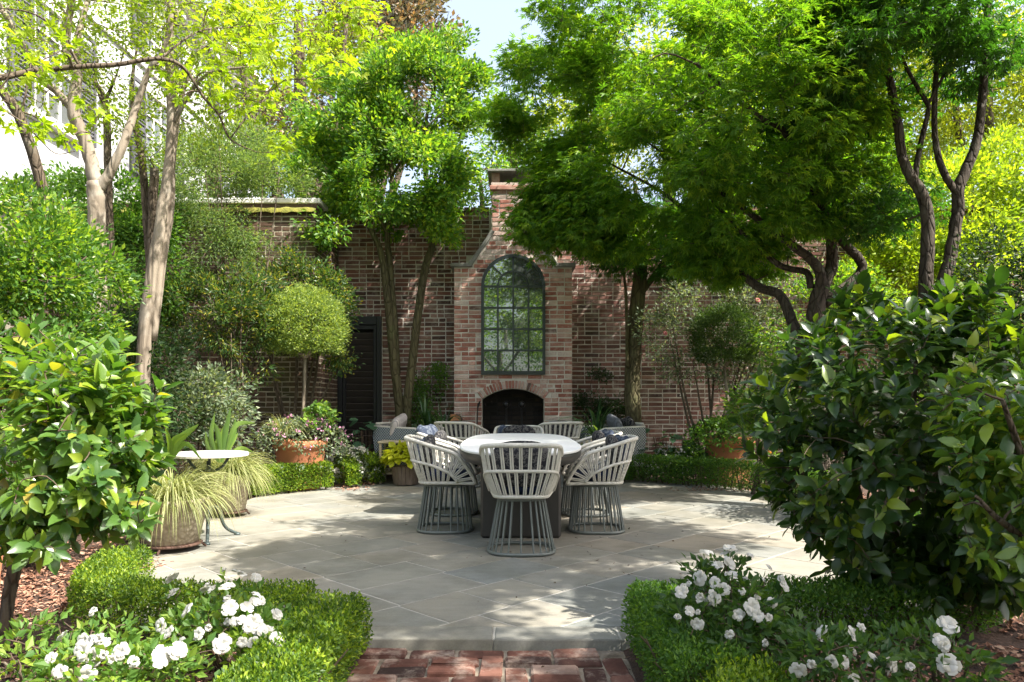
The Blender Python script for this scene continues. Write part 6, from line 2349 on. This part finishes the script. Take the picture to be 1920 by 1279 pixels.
for pts, w in ((((415, 868), (420, 820), (432, 765)), 11), (((415, 868), (408, 815), (398, 790)), 10), (((418, 868), (412, 830), (425, 790)), 12), (((418, 868), (440, 800), (478, 793)), 8),
               (((410, 868), (395, 820), (402, 775)), 9), (((412, 868), (425, 840), (420, 806)), 11), (((418, 868), (448, 842), (475, 848)), 8), (((412, 868), (436, 815), (441, 785)), 10), (((410, 868), (390, 840), (385, 810)), 9),
               (((414, 868), (430, 835), (446, 812)), 10), (((412, 868), (404, 842), (412, 812)), 10)):
    blade_leaf(asp, [at(x, y, 6.55 + .05 * i) for i, (x, y) in enumerate(pts)], w * .6 * 6.55 / F)
for pts, w in ((((312, 880), (330, 830), (372, 796)), 13), (((308, 880), (322, 830), (350, 812)), 10), (((312, 880), (345, 832), (378, 862)), 8), (((305, 880), (300, 830), (290, 790)), 12), (((310, 880), (318, 840), (310, 800)), 10)):
    blade_leaf(asp2, [at(x, y, 5.3 - .05 * i) for i, (x, y) in enumerate(pts)], w * .6 * 5.3 / F)

# ------------------------------------------------------------------ trees beyond the walls
G_BACK = 'trees beyond the garden walls'


def back_tree(name, label, px, d, ells, n, cr, per, size, lm, seed, tp='fold', bark='bark_grey', gap=.25, gs=.7):
    b = gr(px, d)
    r = np.random.default_rng(seed)
    e0 = ells[0]
    limbs = [[(b + Vector((0, 0, -.1)), .22), (b.lerp(Vector(e0[0]), .45) + Vector((.1, 0, 0)), .17), (Vector(e0[0]), .09), (Vector(e0[0]) + Vector((0, 0, e0[1][2] * .7)), .02)]]
    for e in ells[1:]:
        limbs.append([(b.lerp(Vector(e0[0]), .5), .10), (b.lerp(Vector(e[0]), .75), .07), (Vector(e[0]), .03)])
    return plant(name, label, 'tree', b, limbs, ells, n, cr, per, size, tp, lm, bark, G_BACK, gap, gs, .3, upn=.5, flat=.7, seed=seed, r_tip=.008)


back_tree('magnolia_tree', 'tall magnolia with rusty brown leaf undersides behind the bright evergreen', 700, 19, [ell(690, 150, 19, 110, 150, 2.2), ell(790, 60, 19, 60, 90, 1.5), ell(560, 230, 18, 75, 75, 1.4), ell(760, -60, 19, 90, 80, 1.6), ell(620, 320, 18, 70, 60, 1.2)], 380, .42, 50, .15, LM['magnolia'], 161)
back_tree('backlit_tree', 'thin sunlit yellow green tree over the house corner', 560, 14, [ell(560, 60, 14, 140, 80, 1.4), ell(650, 40, 14, 70, 60, 1.0), ell(440, 0, 14, 110, 60, 1.2)], 150, .36, 40, .085, LM['back'], 162, gap=.35)
back_tree('backlit_tree', 'glowing yellow green tree beyond the wall behind the maple crown', 1250, 15.5, [ell(1250, 200, 15.5, 220, 150, 1.8), ell(1080, 240, 15, 90, 80, 1.2), ell(1450, 150, 15.5, 170, 180, 1.8)], 420, .42, 52, .10, LM['back'], 163, gap=.15)
back_tree('backlit_tree', 'glowing yellow tree filling the top corner past the forking trunks', 1840, 15, [ell(1850, 120, 15, 140, 150, 1.5), ell(1690, 230, 15.5, 100, 130, 1.4), ell(1960, 250, 15, 120, 150, 1.4), ell(1780, 20, 15, 120, 80, 1.2)], 380, .38, 52, .095, LM['back'], 164, gap=.2)
back_tree('backlit_tree', 'green tree low over the wall coping behind the chimney', 960, 14.5, [ell(960, 260, 14.5, 75, 60, 1.0), ell(900, 330, 13.5, 60, 35, .6), ell(1010, 330, 14, 50, 45, .7)], 110, .30, 44, .08, LM['ligustrum'], 165)
back_tree('evergreen_tree', 'dark tall evergreen far beyond the sunny bush', 1650, 20, [ell(1640, 330, 20, 140, 150, 2.0), ell(1850, 320, 20, 160, 120, 2.0), ell(1450, 330, 20, 120, 130, 2.0)], 330, .5, 44, .12, LM['boxwood_dark_shade'], 166, gap=.2)
back_tree('evergreen_tree', 'green evergreen beyond the mossy wall under the house cornice', 440, 13, [ell(400, 330, 13, 110, 70, .9), ell(520, 300, 13.5, 80, 60, .9)], 180, .34, 46, .075, LM['fine'], 167)
# what the mirror panes show: trees on the lawn behind the camera
for x, y, hgt, w, lm, sd_, lab in ((-4.5, -9, 8, 3.4, 'ligustrum', 171, 'broad lawn tree behind the camera, the one seen in the mirror panes'), (3.2, -14, 10, 4.4, 'boxwood', 172, 'large lawn tree behind the camera, farther down the lawn'), (-.8, -24, 9, 6.0, 'ligustrum', 173, 'wide tree closing the lawn far behind the camera'),
                                (9, -20, 9, 5.0, 'boxwood_dark_shade', 174, 'dark tree at the lawn side far behind the camera')):
    b = Vector((x, y, 0))
    c = Vector((x, y, hgt * .62))
    plant('lawn_tree', lab, 'tree', b, [[(b - Vector((0, 0, .1)), .26), (b + Vector((.1, 0, hgt * .3)), .2), (c, .1)], [(b + Vector((.1, 0, hgt * .28)), .1), (c + Vector((-w * .4, 0, 0)), .03)], [(b + Vector((.1, 0, hgt * .3)), .1), (c + Vector((w * .4, 0, .3)), .03)]],
          [(tuple(c), (w, w * .8, hgt * .33))], 190, .7, 90, .17, 'fold', LM[lm], 'bark_pale', 'lawn trees behind the camera', .05, .4, .3, seed=sd_, frac=.4)

# ------------------------------------------------------------------ mulch, fallen leaves
def scatter_chips(name, regions, n, size, m, seed, z, kind='stuff', thick=True, tp='fold'):
    r = np.random.default_rng(seed)
    P = []
    w = np.array([(x1 - x0) * (y1 - y0) for x0, x1, y0, y1 in regions])
    for _ in range(n):
        x0, x1, y0, y1 = regions[r.choice(len(regions), p=w / w.sum())]
        x, y = r.uniform(x0, x1), r.uniform(y0, y1)
        if z is None:
            zz = -.02 + .035 * fbm((x, y, 0), 1.3) + .02 * fbm((x, y, 3), 5) + r.uniform(.002, .018)
        else:
            zz = z
        P.append((x, y, zz))
    P = np.array(P)
    D = unit(n) * np.array((1, 1, .25))
    N = unit(n) * np.array((.4, .4, .2)) + np.array((0, 0, 1.0))
    V, T = leaf_mesh(P, D, N, size * (.5 + r.random(n)), tp)
    o = new_obj(name, np_mesh(name, V, T), m)
    return tag(o, kind=kind)


tag(scatter_chips('wood_mulch', [(-3.4, -.82, 1.6, 3.3), (-3.4, -2.3, 3.3, 5.0), (.8, 3.2, 1.6, 3.3), (2.4, 4.6, 3.3, 5.2)], 32000, .034, M['chip'], 181, None), 'reddish brown shredded bark mulch covering the front beds')
tag(scatter_chips('bed_mulch', [(-4.2, -3.0, 3.4, 9.0), (3.0, 4.2, 3.6, 9.0), (-3.0, -1.8, 8.9, 9.7), (1.9, 3.2, 8.9, 10.4)], 9000, .045, M['chip'], 182, None), 'brown mulch and dry leaves under the hedges')
tag(scatter_chips('leaf_litter', [(-2.2, 2.4, 3.7, 9.8), (.2, 1.6, 3.7, 6.2), (.2, 1.6, 4.2, 6.2)], 190, .024, LM['litter'], 183, .006), 'small dark fallen leaves and seeds scattered on the patio stones')
tag(scatter_chips('path_litter', [(-.75, .6, 2.2, 3.5)], 60, .016, LM['litter'], 184, -.03), 'bits of dry leaf caught between the path bricks')
